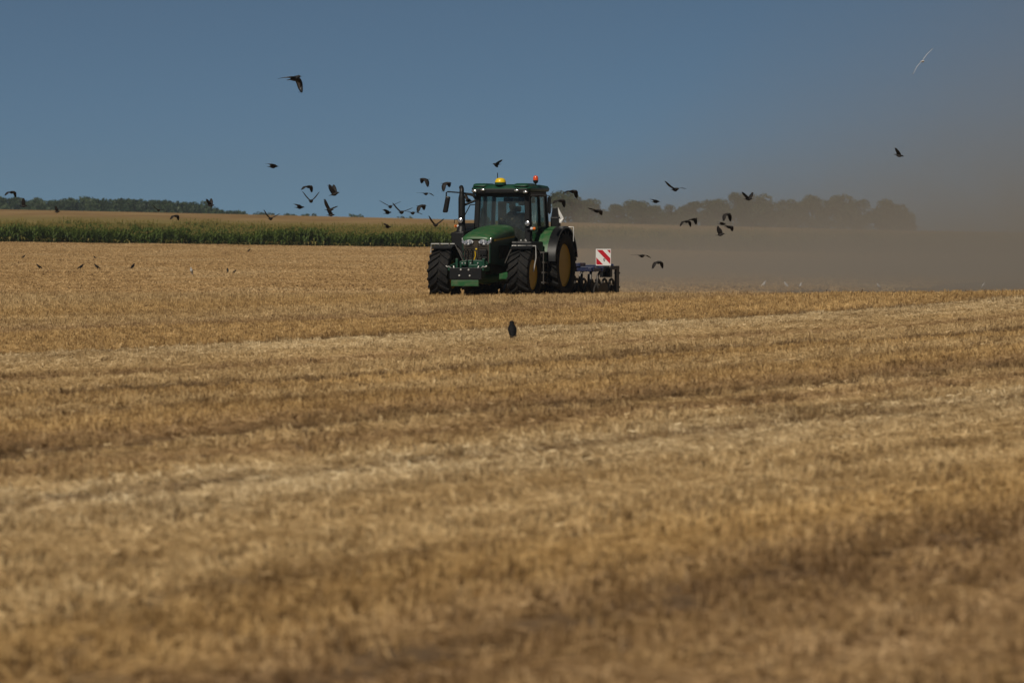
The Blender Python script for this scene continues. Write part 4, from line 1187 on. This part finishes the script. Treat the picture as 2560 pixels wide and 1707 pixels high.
for s in (-1, 1):
    pass
    hx = s * .15 - .02
    capsule_chain(m, [(s * .20, 2.33, 2.22), (s * .27, 2.22, 1.98), (hx + s * .02, 2.02, 2.08)], [.068, .056, .044])
    pass
    m.ball((hx, 1.95, 2.13), (.035, .045, .028), rot=rotm(x=-35))
    for k in range(4):                                     # fingers curl over the wheel rim
        b = Vector((hx + (k - 1.5) * .019, 1.925, 2.145)); L_ = [.9, 1.05, 1.0, .8][k]
        capsule_chain(m, [b, b + Vector((0, -.03 * L_, .012)), b + Vector((0, -.046 * L_, -.012)), b + Vector((0, -.036 * L_, -.034))], [.0092, .0088, .0082, .0075], 6)
    capsule_chain(m, [Vector((hx - s * .03, 1.965, 2.125)), Vector((hx - s * .05, 1.935, 2.115)), Vector((hx - s * .045, 1.905, 2.10))], [.011, .010, .009], 6)
    pass
    capsule_chain(m, [(s * .10, 2.34, 1.82), (s * .17, 1.98, 1.84), (s * .17, 1.84, 1.45)], [.092, .070, .050])
    pass
    capsule_chain(m, [(s * .17, 1.84, 1.40), (s * .18, 1.72, 1.37)], [.045, .04])
def person_mat():
    t = NT('driver cloth and skin')
    q = t.node('SeparateXYZ'); t.set(q.inputs[0], t.node('TexCoord').outputs['Object'])
    n = t.noise(t.node('TexCoord').outputs['Object'], 9.0)
    shirt = t.mix(n, (0.014, 0.022, 0.046), (0.028, 0.040, 0.078)); trous = (0.05, 0.05, 0.055, 1); skin = t.mix(n, (0.36, 0.20, 0.13), (0.48, 0.28, 0.19))
    head = t.math('GREATER_THAN', q.outputs[2], 2.335)
    hand = t.math('MULTIPLY', t.math('LESS_THAN', q.outputs[1], 2.0), t.math('GREATER_THAN', q.outputs[2], 2.03))
    leg = t.math('LESS_THAN', q.outputs[2], 1.90)
    c = t.mix(leg, shirt, trous); c = t.mix(t.math('MAXIMUM', head, hand), c, skin)
    t.bsdf(c, 0.7, spec=0.25)
    return t.m
me = m.mesh('person', person_mat(), 60)
drv = link_mesh('person', me)
drv.location = T0; drv.rotation_euler = (0, 0, R(-18))
rmod = drv.modifiers.new('skin', 'REMESH'); rmod.mode = 'VOXEL'; rmod.voxel_size = 0.007; rmod.use_smooth_shade = True
tag(drv, 'person in dark navy shirt at the steering wheel inside the tractor cab', 'person')
m = MB(); m.ball((0, 2.305, 2.515), (.084, .098, .098), 18, 12); m.box((0, 2.20, 2.545), (.12, .10, .014))
hair = m.build('cap', M_HAIR, drv, 60)
# ------------------------------------------------------------------ birds
def bird_mat(name, dark, light, bar, rough=0.6):
    t = NT(name)
    co = t.node('TexCoord').outputs['Object']
    a = t.attr('plume')
    n = t.noise(co, 30.0)
    c = t.ramp(a, [(0.0, dark), (0.5, light), (1.0, bar)])
    c = t.mix(t.maprange(n, 0.3, 0.8, 0, 0.35), c, [k * 0.6 for k in dark])
    t.bsdf(c, rough, spec=0.2)
    return t.m
M_ROOK = bird_mat('black plumage', (0.005, 0.005, 0.006), (0.008, 0.008, 0.009), (0.02, 0.02, 0.02), 0.75)
M_STAR = bird_mat('dark brown plumage', (0.018, 0.016, 0.015), (0.035, 0.030, 0.028), (0.09, 0.08, 0.07))
M_PIGEON = bird_mat('slate plumage with pale bar', (0.020, 0.022, 0.026), (0.05, 0.055, 0.062), (0.65, 0.66, 0.68))
M_GULL = bird_mat('white gull plumage', (0.60, 0.61, 0.62), (0.76, 0.76, 0.76), (0.82, 0.82, 0.82), 0.7)

def loft_body(V, F, P, sections, n=12):
    b = len(V); k0 = len(sections)
    for (x, z, ry, rz, pl) in sections:
        for k in range(n):
            a = 2 * math.pi * k / n
            V.append(Vector((x, 1.15 * ry * math.cos(a), z + 1.15 * rz * math.sin(a)))); P.append(pl)
    for i in range(k0 - 1):
        for k in range(n):
            k2 = (k + 1) % n
            F.append((b + i * n + k, b + i * n + k2, b + (i + 1) * n + k2, b + (i + 1) * n + k))
    F.append(tuple(b + k for k in range(n))[::-1]); F.append(tuple(b + (k0 - 1) * n + k for k in range(n)))

def make_bird(name, px, row, D, span=0.66, head=0, pitch=0, roll=0, wl=(20, 10), wr=(20, 10), sweep=(12, -22), fan=1.0, mat=None, bar=0.0, chord=1.15, fold=1.0, body=1.0):
    """A flying bird. head: 0 flies to the picture's right, 90 away, 180 left, 270 towards the camera.
    wl, wr: lift of the arm and of the hand of the left and right wing in degrees; sweep of arm and hand."""
    L = span * 0.50
    V, F, P = [], [], []
    loft_body(V, F, P, [(-.52 * L, .010 * L, .002, .001, 0), (-.50 * L, .01 * L, .10 * L * fan, .012 * L, .1), (-.30 * L, .005 * L, .075 * L * (0.5 + 0.5 * fan), .028 * L, .1), (-.17 * L, 0, .085 * L, .075 * L, .3), (0, -.01 * L, .125 * L, .125 * L, .4), (.14 * L, -.005 * L, .135 * L, .13 * L, .4),
                          (.25 * L, .015 * L, .105 * L, .105 * L, .3), (.32 * L, .035 * L, .075 * L, .078 * L, .2), (.40 * L, .05 * L, .078 * L, .08 * L, .1), (.46 * L, .045 * L, .055 * L, .056 * L, .1), (.49 * L, .035 * L, .022 * L, .022 * L, 0), (.57 * L, .02 * L, .010 * L, .010 * L, 0), (.62 * L, .008 * L, .002, .002, 0)])
    V = [Vector((v.x, v.y * body, v.z * body)) for v in V]
    hs = span / 2
    for side, (e1, e2) in ((1, wl), (-1, wr)):
        p = Vector((.14 * L, side * .09 * L, .06 * L))
        segs = [(0.0, 0, 0), (.24, e1, sweep[0]), (.22, e1 * .6 + e2 * .4, sweep[0] * .3 + sweep[1] * .7), (.24, e2, sweep[1]), (.22 * fold, e2, sweep[1] * 1.25), (.10 * fold, e2, sweep[1] * 1.4)]
        chords = [.40 * L, .41 * L, .40 * L, .34 * L, .20 * L, .02 * L]
        stations = []
        for (ln, el, sw) in segs:
            d = Vector((math.sin(R(sw)) * math.cos(R(el)), side * math.cos(R(sw)) * math.cos(R(el)), math.sin(R(el))))
            p = p + d * (ln * hs)
            up = Vector((0, -side * math.sin(R(el)), math.cos(R(el))))
            stations.append((p.copy(), up))
        b = len(V)
        for (q, up), c in zip(stations, chords):
            c *= chord
            for fx, th in ((.30, 0.0), (.12, .018 * L), (-.35, .012 * L), (-.70, 0.001), (-.35, -.004 * L), (.12, -.008 * L)):
                V.append(q + Vector((fx * c, 0, 0)) + up * (th * (0.35 + 0.65 * c / (.42 * L))))
        wtone = [.3, .3, .3, .2, .1, 0]
        for i in range(6):
            for j in range(6): P.append(1.0 if (bar and i in (2, 3) and j in (1, 2, 4)) else wtone[i])
        for i in range(5):
            for k in range(6):
                k2 = (k + 1) % 6
                F.append((b + i * 6 + k, b + i * 6 + k2, b + (i + 1) * 6 + k2, b + (i + 1) * 6 + k))
        F.append(tuple(b + k for k in range(6))); F.append(tuple(b + 30 + k for k in range(6)))
        # separate finger feathers at the wing tip
        q, up = stations[4]; q5, _ = stations[5]
        dr = (q5 - stations[3][0]).normalized()
        for k in range(3):
            s0 = q + Vector(((-.05 - .12 * k) * L * .8, 0, 0)); e0 = s0 + (dr + Vector((-.18 * (k + 1), 0, 0))).normalized() * (.16 * hs * fold * (1 - .18 * k))
            w = .022 * L; b = len(V)
            V += [s0 + Vector((w, 0, 0)), s0 + up * .003, s0 - Vector((w, 0, 0)), s0 - up * .003, e0]
            P += [0] * 5
            F += [(b, b + 1, b + 4), (b + 1, b + 2, b + 4), (b + 2, b + 3, b + 4), (b + 3, b, b + 4)]
    me = bpy.data.meshes.new(name)
    me.from_pydata(V, [], F)
    me.materials.append(mat or M_STAR)
    at_ = me.attributes.new('plume', 'FLOAT', 'POINT'); at_.data.foreach_set('value', np.array(P, np.float32))
    me.polygons.foreach_set('use_smooth', [True] * len(F)); me.update()
    o = link_mesh(name, me)
    o.location = at(px, row, D)
    o.rotation_mode = 'XYZ'
    o.matrix_world = Matrix.Translation(at(px, row, D)) @ Matrix.Rotation(R(head), 4, 'Z') @ Matrix.Rotation(R(-pitch), 4, 'Y') @ Matrix.Rotation(R(roll), 4, 'X')
    return o

def make_standing(name, px, D, size, head, mat, zoff=0.0, lean=50, row=None):
    """A bird on its feet: upright body, folded wings, tail to the ground, two legs."""
    L = size
    V, F, P = [], [], []
    loft_body(V, F, P, [(-.62 * L, -.02 * L, .01 * L, .006 * L, 0), (-.56 * L, -.015 * L, .06 * L, .018 * L, 0), (-.30 * L, 0, .085 * L, .05 * L, .1), (-.12 * L, 0, .125 * L, .115 * L, .2), (.05 * L, -.01 * L, .15 * L, .15 * L, .3), (.20 * L, -.01 * L, .14 * L, .14 * L, .3), (.31 * L, .015 * L, .10 * L, .105 * L, .2), (.38 * L, .04 * L, .078 * L, .08 * L, .1), (.46 * L, .06 * L, .082 * L, .086 * L, .1), (.53 * L, .055 * L, .058 * L, .06 * L, .1), (.56 * L, .03 * L, .02 * L, .022 * L, 0)])
    # beak points forward of the head
    b0 = len(V)
    hp = Vector((.49 * L, 0, .05 * L)); e = math.radians(lean)
    fw = Vector((math.cos(e), 0, -math.sin(e)))          # picture-level forward, in the body's tilted axes
    sd = Vector((0, 1, 0)); up = fw.cross(sd)
    for k in range(6):
        a = 2 * math.pi * k / 6; V.append(hp + fw * .06 * L + (sd * math.cos(a) + up * math.sin(a)) * .03 * L); P.append(0)
    V.append(hp + fw * .24 * L); P.append(0)
    for k in range(6): F.append((b0 + k, b0 + (k + 1) % 6, b0 + 6))
    for s in (-1, 1):                                      # folded wings
        b = len(V); st = [(.24, .10, .07, .05), (.10, .145, .10, .11), (-.15, .125, .085, .10), (-.40, .075, .05, .05), (-.60, .03, .025, .012)]
        for (x, yy, th, hh) in st:
            for k in range(8):
                a = 2 * math.pi * k / 8
                V.append(Vector((x * L, s * (yy + .018 * math.cos(a)) * L, (.03 + hh * math.sin(a)) * L))); P.append(.05)
        for i in range(4):
            for k in range(8): F.append((b + i * 8 + k, b + i * 8 + (k + 1) % 8, b + (i + 1) * 8 + (k + 1) % 8, b + (i + 1) * 8 + k))
        F.append(tuple(b + k for k in range(8))); F.append(tuple(b + 32 + k for k in range(8)))
    rot = Matrix.Rotation(-e, 4, 'Y')
    V = [rot @ v for v in V]
    zl = min(v.z for v in V)
    hip = rot @ Vector((-.06 * L, 0, -.08 * L))
    foot_z = hip.z - .34 * L
    for s in (-1, 1):                                      # legs and toes
        def tube(a_, b_, r0, r1):
            b = len(V); a_, b_ = Vector(a_), Vector(b_); t = (b_ - a_).normalized(); q = t.cross(Vector((0.3, 1, 0.2))).normalized(); w = t.cross(q)
            for c, r in ((a_, r0), (b_, r1)):
                for k in range(6):
                    g = 2 * math.pi * k / 6; V.append(c + (q * math.cos(g) + w * math.sin(g)) * r); P.append(0)
            for k in range(6): F.append((b + k, b + (k + 1) % 6, b + 6 + (k + 1) % 6, b + 6 + k))
            F.append(tuple(b + k for k in range(6))); F.append(tuple(b + 6 + k for k in range(6)))
        h0 = Vector((hip.x, s * .07 * L, hip.z)); kn = Vector((hip.x - .03 * L, s * .08 * L, hip.z - .16 * L)); ft = Vector((hip.x + .02 * L, s * .085 * L, foot_z))
        tube(h0, kn, .06 * L, .026 * L); tube(kn, ft, .018 * L, .013 * L)
        for dx, dy in ((.11, 0), (.09, .05), (.09, -.05), (-.06, 0)): tube(ft, ft + Vector((dx * L, dy * L, -.004 * L)), .012 * L, .006 * L)
    me = bpy.data.meshes.new(name); me.from_pydata(V, [], F); me.materials.append(mat)
    at_ = me.attributes.new('plume', 'FLOAT', 'POINT'); at_.data.foreach_set('value', np.array(P, np.float32))
    me.polygons.foreach_set('use_smooth', [True] * len(F)); me.update()
    o = link_mesh(name, me)
    p = at(px, 700, D)
    o.location = (p.x, D, gz(p.x, D) - foot_z + zoff)
    o.rotation_euler = (0, 0, R(head))
    return o

# px, row, distance, keyword arguments, label
FLOCK = 'dark birds wheeling round the tractor'
UPV = dict(wl=(48, 40), wr=(48, 40)); DN = dict(wl=(-20, -58), wr=(-20, -58)); FLAT = dict(wl=(6, -8), wr=(6, -8))
BIRDS = [
    (681, 417, 150, dict(span=.62, head=15, wl=(28, 4), wr=(20, 8), sweep=(0, -45), fold=.7), 'lone dark bird gliding high in the sky left of the tractor'),
    (1243, 411, 150, dict(span=.50, head=200, wl=(25, 30), wr=(-18, -30), sweep=(0, -40), fold=.8), 'dark bird flying just above the yellow dome on the cab roof'),
    (1062, 449, 148, dict(span=.60, head=207, wl=(-22, -72), wr=(2, -42), sweep=(2, -22)), 'dark bird with lowered wings, upper one of the pair beside the wing mirror'),
    (1115, 459, 148, dict(span=.62, head=-26, wl=(4, -40), wr=(-24, -78), sweep=(2, -22)), 'dark bird with lowered wings directly above the wing mirror'),
    (1064, 485, 150, dict(span=.52, head=-60, wl=(4, -28), wr=(10, 0), sweep=(10, -10)), 'dark bird gliding on flat bent wings left of the wing mirror'),
    (1053, 515, 152, dict(span=.60, head=-26, wl=(4, -48), wr=(-14, -70), sweep=(2, -26)), 'dark bird pulling its wings down, lower left of the wing mirror'),
    (28, 481, 165, dict(span=.60, head=-34, wl=(0, -62), wr=(0, -40), sweep=(4, -20)), 'dark bird with drooped wings above the far wood at the left edge'),
    (770, 467, 152, dict(span=.58, head=-32, wl=(-6, -62), wr=(0, -36), sweep=(4, -24)), 'dark bird with drooped wings just above the bird holding a wide V'),
    (777, 503, 150, dict(span=.66, head=-72, wl=(42, 50), wr=(44, 52), sweep=(6, -12)), 'dark bird holding its wings in a wide clean V in the sky'),
    (835, 486, 150, dict(span=.62, head=-20, pitch=15, wl=(58, 60), wr=(52, 66), sweep=(0, -22)), 'plump dark bird climbing with raised wings right of the V-winged bird'),
    (748, 519, 152, dict(span=.55, head=8, wl=(35, 10), wr=(22, 8), sweep=(-8, -50), fold=.75), 'dark bird with tucked wings just above the horizon below the V-winged bird'),
    (823, 525, 150, dict(span=.66, head=-45, wl=(18, 14), wr=(52, 66), sweep=(6, -14)), 'upper bird of the overlapping pair on the horizon, one wing straight up'),
    (826, 538, 148, dict(span=.46, head=-8, wl=(40, 30), wr=(45, 50), sweep=(-10, -40), fold=.8), 'lower bird of the overlapping pair, half against the brown field'),
    (975, 517, 150, dict(span=.62, head=-75, wl=(26, 22), wr=(26, 30), sweep=(6, -10)), 'dark bird with shallow raised wings, upper of the four on the horizon'),
    (968, 533, 149, dict(span=.46, head=6, pitch=8, wl=(38, 20), wr=(30, 30), sweep=(-6, -45), fold=.75), 'stubby dark bird at the left end of the four on the horizon'),
    (1003, 531, 150, dict(span=.68, head=-68, wl=(16, 20), wr=(40, 50), sweep=(6, -10)), 'dark bird with one wing high, third of the four on the horizon'),
    (1031, 533, 152, dict(span=.60, head=-66, wl=(2, -18), wr=(12, 8), sweep=(6, -12)), 'flat-winged dark bird at the right end of the four on the horizon'),
    (968, 568, 155, dict(span=.44, head=4, wl=(36, 24), wr=(30, 10), sweep=(-8, -50), fold=.75), 'small brown bird low against the yellow-green crop left of the tractor'),
    (1088, 563, 147, dict(span=.60, head=-62, wl=(30, 34), wr=(46, 58), sweep=(6, -12)), 'brown bird with raised wings over the maize beside the exhaust'),
    (676, 547, 158, dict(span=.62, head=-66, wl=(26, 26), wr=(44, 58), sweep=(6, -12)), 'brown bird with raised wings over the brown field, far left of the tractor'),
    (525, 514, 160, dict(span=.52, head=-18, wl=(50, 50), wr=(42, 46), sweep=(0, -26)), 'dark bird flapping at the right end of the far wood'),
    (396, 526, 165, dict(span=.50, head=-70, wl=(0, -4), wr=(30, 50), sweep=(6, -12)), 'brown bird skimming the top edge of the brown field, one wing level'),
    (438, 540, 160, dict(span=.50, head=-32, wl=(-6, -62), wr=(-4, -48), sweep=(4, -24)), 'brown bird with drooped wings against the brown field'),
    (142, 530, 165, dict(span=.40, head=5, pitch=6, wl=(60, 62), wr=(50, 70), sweep=(-4, -34), fold=.8), 'small brown bird with wings up below the far wood at far left'),
    (58, 515, 170, dict(span=.50, head=10, wl=(70, 80), wr=(60, 76), sweep=(-4, -20), fold=.9), 'brown bird with wings straight up against the far wood'),
    (1430, 479, 146, dict(span=.66, head=-34, wl=(-4, -66), wr=(4, -24), sweep=(6, -22)), 'dark bird with arched wings, upper one right of the cab roof'),
    (1400, 502, 146, dict(span=.62, head=-34, wl=(-6, -68), wr=(2, -34), sweep=(6, -22)), 'dark bird with arched wings, lower one between the cab and the white flap'),
    (1491, 528, 146, dict(span=.66, head=-34, wl=(0, -38), wr=(6, 16), sweep=(6, -22)), 'dark bird banking before the dusty trees right of the white flap'),
    (1687, 474, 150, dict(span=.74, head=-58, wl=(10, -6), wr=(24, 42), sweep=(6, -12)), 'highest dark bird over the dusty trees, wings spread wide'),
    (1638, 505, 152, dict(span=.50, head=10, wl=(26, 10), wr=(22, 6), sweep=(-8, -48), fold=.75), 'small dark bird gliding just over the low trees'),
    (1715, 554, 150, dict(span=.54, head=-44, wl=(-2, -66), wr=(-6, -52), sweep=(4, -20)), 'left one of two dark birds joined wing to wing before the trees'),
    (1733, 549, 149, dict(span=.50, head=-25, pitch=10, wl=(-10, -58), wr=(4, -14), sweep=(4, -24)), 'right one of two dark birds joined wing to wing before the trees'),
    (1870, 498, 150, dict(span=.58, head=-40, wl=(36, 38), wr=(38, 40), sweep=(4, -18)), 'dark bird with raised wings before the tallest dusty trees'),
    (1817, 536, 150, dict(span=.54, head=-40, wl=(-26, -80), wr=(-22, -74), chord=1.3), 'dark bird with both wings pressed down before the tall trees'),
    (1804, 560, 152, dict(span=.46, head=3, wl=(20, 4), wr=(18, 4), sweep=(-6, -46), fold=.75), 'upper left bird of the tangled pair over the dusty far field'),
    (1822, 568, 149, dict(span=.56, head=-32, wl=(-4, -44), wr=(10, 14), sweep=(6, -24)), 'lower right bird of the tangled pair over the dusty far field'),
    (1800, 587, 150, dict(span=.52, head=-12, pitch=10, wl=(50, 46), wr=(54, 72), sweep=(0, -22)), 'brown bird with wings up below the tangled pair'),
    (1604, 640, 148, dict(span=.60, head=-58, wl=(2, -24), wr=(8, 0), sweep=(8, -14)), 'dark bird gliding flat low over the field right of the warning board'),
    (1644, 656, 147, dict(span=.58, head=-42, wl=(-8, -66), wr=(-14, -62), chord=1.2), 'dark bird with wings hanging down, lowest one right of the warning board'),
    (1169, 503, 149, dict(span=.46, head=20, wl=(50, 60), wr=(20, 10), sweep=(0, -25)), 'dark bird half hidden between the exhaust stack and the cab'),
    (2246, 389, 150, dict(span=.56, head=-14, pitch=-12, wl=(10, -4), wr=(40, 40), sweep=(-4, -44)), 'lone dark bird in the grey dusty sky at far right'),
]
for (px, row, D, kw, lab) in BIRDS:
    kw['span'] *= 0.93
    b = make_bird('flying_bird', px, row, D, **kw)
    tag(b, lab, 'bird', FLOCK)
b = make_bird('flying_bird', 735, 197, 118, span=.72, head=-40, pitch=10, wl=(-40, -84), wr=(2, -4), sweep=(4, -22), mat=M_PIGEON, bar=1.0)
tag(b, 'large slate bird with pale wing bars alone high above the field', 'bird')
b = make_bird('gull', 2306, 154, 135, span=.72, head=-80, roll=50, wl=(6, -8), wr=(6, -14), sweep=(4, -8), mat=M_GULL, chord=.36, body=.5)
tag(b, 'slim white gull gliding alone at the upper right', 'gull')

def ground_dist(px, row):
    """Where the sight line through a pixel meets the ground."""
    lo = None
    for D in np.arange(60, 470, 0.5):
        p = at(px, row, D)
        if p.z < gz(p.x, D): return float(D)
    return 460.0
crow = make_standing('crow', 1281, 96.0, .32, 100, M_ROOK, lean=58)
tag(crow, 'black crow standing upright in the stubble before the tractor', 'crow')
_d = ground_dist(1281, 852)
_p = at(1281, 852, _d); crow.location.x = _p.x; crow.location.y = _d; crow.scale = (1, 1.32, 1); crow.location.z += 0.015 + gz(_p.x, _d) - gz(at(1281, 700, 96).x, 96.0)
GROUND_BIRDS = [
    (58, 650, .25, 20, M_ROOK, 'dark bird alone on the far stubble, leftmost'),
    (237, 650, .20, 160, M_ROOK, 'tiny dark bird farthest up the far stubble'),
    (98, 677, .27, 200, M_ROOK, 'dark bird on the far stubble, left end of the row of four'),
    (202, 678, .30, 10, M_ROOK, 'dark bird on the far stubble, second of the row of four'),
    (243, 678, .30, 170, M_ROOK, 'dark bird on the far stubble, third of the row of four'),
    (332, 677, .30, 60, M_ROOK, 'dark bird on the far stubble, right end of the row of four'),
    (569, 686, .25, 100, M_STAR, 'small brown bird on the far stubble right of the white gull'),
    (586, 688, .19, 30, M_STAR, 'tiniest brown bird on the far stubble right of the white gull'),
    (622, 633, .27, 0, M_ROOK, 'dark bird crouching near the foot of the maize'),
]
for (px, row, size, hd, mt, lab) in GROUND_BIRDS:
    D = ground_dist(px, row)
    tag(make_standing('ground_bird', px, D, size, hd, mt, zoff=0.06, lean=34), lab, 'bird', 'birds feeding on the far stubble')
g = make_standing('gull', 479, ground_dist(479, 692), 0.28, 250, M_GULL, zoff=.1, lean=55)
tag(g, 'white gull standing on the far stubble among dark birds', 'gull')
GULLS = [(1908, 728, .27, 20, 'white gull in the dust, leftmost of the ones behind the crest'), (1967, 721, .25, 160, 'white gull in the dust, second from left behind the crest'), (2001, 725, .23, 60, 'white gull in the dust, third from left behind the crest'),
         (2197, 719, .2, 200, 'faint white gull in the dust, fourth from left behind the crest'), (2458, 717, .18, 30, 'faintest white gull far right in the dust')]
for (px, row, size, hd, lab) in GULLS:
    D = 178.0
    o = make_standing('gull', px, D, size, hd, M_GULL, lean=50)
    o.location.z = max(at(px, row - 4, D).z, o.location.z)
    tag(o, lab, 'gull', 'white gulls following the cultivator')
for (px, size, hd, lab) in [(2067, .17, 100, 'dark bird at the crest in the dust, left of two'), (2155, .19, 80, 'dark bird at the crest in the dust, right of two'), (2457, .16, 20, 'dark bird at the crest by the right edge')]:
    D = 160.0
    tag(make_standing('ground_bird', px, D, size, hd, M_ROOK, zoff=.02), lab, 'bird', 'birds feeding behind the cultivator')
# ------------------------------------------------------------------ air: even haze, and the dust the cultivator throws up
def vol_box(name, lo, hi):
    m = MB(); c = [(a + b) / 2 for a, b in zip(lo, hi)]; s = [b - a for a, b in zip(lo, hi)]
    m.box(c, s)
    return m
hz = NT('haze air')
pv = hz.node('VolumePrincipled')
pv.inputs['Color'].default_value = (0.62, 0.78, 0.95, 1)
pv.inputs['Density'].default_value = HAZE
pv.inputs['Anisotropy'].default_value = 0.2
hz.t.links.new(pv.outputs[0], hz.out.inputs['Volume'])
haze = vol_box('haze', (-1600, -450, -70), (1600, 3400, 42)).build('haze', hz.m, smooth=None)
tag(haze, 'thin blue summer haze over the far fields', 'haze', kind='stuff')
haze.visible_shadow = True

def make_dust():
    t = NT('dust in the air')
    p = t.pos(); s = t.node('SeparateXYZ'); t.set(s.inputs[0], p)
    X, Y, Z = s.outputs
    # the plume leaves the cultivator and drifts to +x and away, rising as it goes
    sd = t.math('SUBTRACT', X, t.math('ADD', DUST_X0, t.math('MULTIPLY', t.math('SUBTRACT', Y, 155.0), 0.0)))
    h = t.math('MAXIMUM', t.math('ADD', 1.2, t.math('MULTIPLY', sd, 0.195)), t.math('SUBTRACT', 2.9, t.math('MULTIPLY', sd, 0.32)))
    wob = t.noise(p, 0.085, 4.0, 0.55)
    puff = t.noise(p, 0.30, 4.0, 0.6)
    zz = t.math('DIVIDE', t.math('ADD', Z, t.math('MULTIPLY', t.math('SUBTRACT', wob, 0.5), 6.0)), h)
    zz = t.math('MAXIMUM', zz, 0.0)
    fall = t.math('EXPONENT', t.math('MULTIPLY', t.math('POWER', zz, 1.15), -1.0))
    edge = t.node('MapRange'); edge.interpolation_type = 'SMOOTHSTEP'
    lean = t.math('SUBTRACT', sd, t.math('MULTIPLY', t.math('MAXIMUM', t.math('SUBTRACT', Z, 2.2), 0.0), 0.9))
    for k, v in zip(edge.inputs[:5], (lean, -1.4, 3.2, 0.0, 1.0)): t.set(k, v)
    fy = t.node('MapRange'); fy.interpolation_type = 'SMOOTHSTEP'
    for k, v in zip(fy.inputs[:5], (Y, 152.6, 160.0, 0.0, 1.0)): t.set(k, v)
    dens = t.math('MULTIPLY', t.math('MULTIPLY', fall, edge.outputs[0]), t.maprange(puff, 0.30, 0.70, 0.2, 1.8))
    low = t.math('ADD', 1.0, t.math('MULTIPLY', t.math('EXPONENT', t.math('MULTIPLY', t.math('MAXIMUM', Z, 0.0), -1.1)), 1.8))
    dens = t.math('MULTIPLY', dens, low)
    dens = t.math('MULTIPLY', dens, t.maprange(sd, 4.0, 24.0, 1.0, 1.3))
    dens = t.math('MULTIPLY', t.math('MULTIPLY', dens, fy.outputs[0]), DUST)
    v = t.node('VolumePrincipled')
    v.inputs['Color'].default_value = (0.495, 0.468, 0.425, 1)
    v.inputs['Anisotropy'].default_value = 0.0
    t.set(v.inputs['Density'], dens)
    t.t.links.new(v.outputs[0], t.out.inputs['Volume'])
    return t.m
dust = vol_box('dust_cloud', (-2.0, 152.5, -0.6), (75, 262, 22)).build('dust_cloud', make_dust(), smooth=None)
tag(dust, 'brown dust cloud drifting away behind the cultivator', 'dust', kind='stuff')
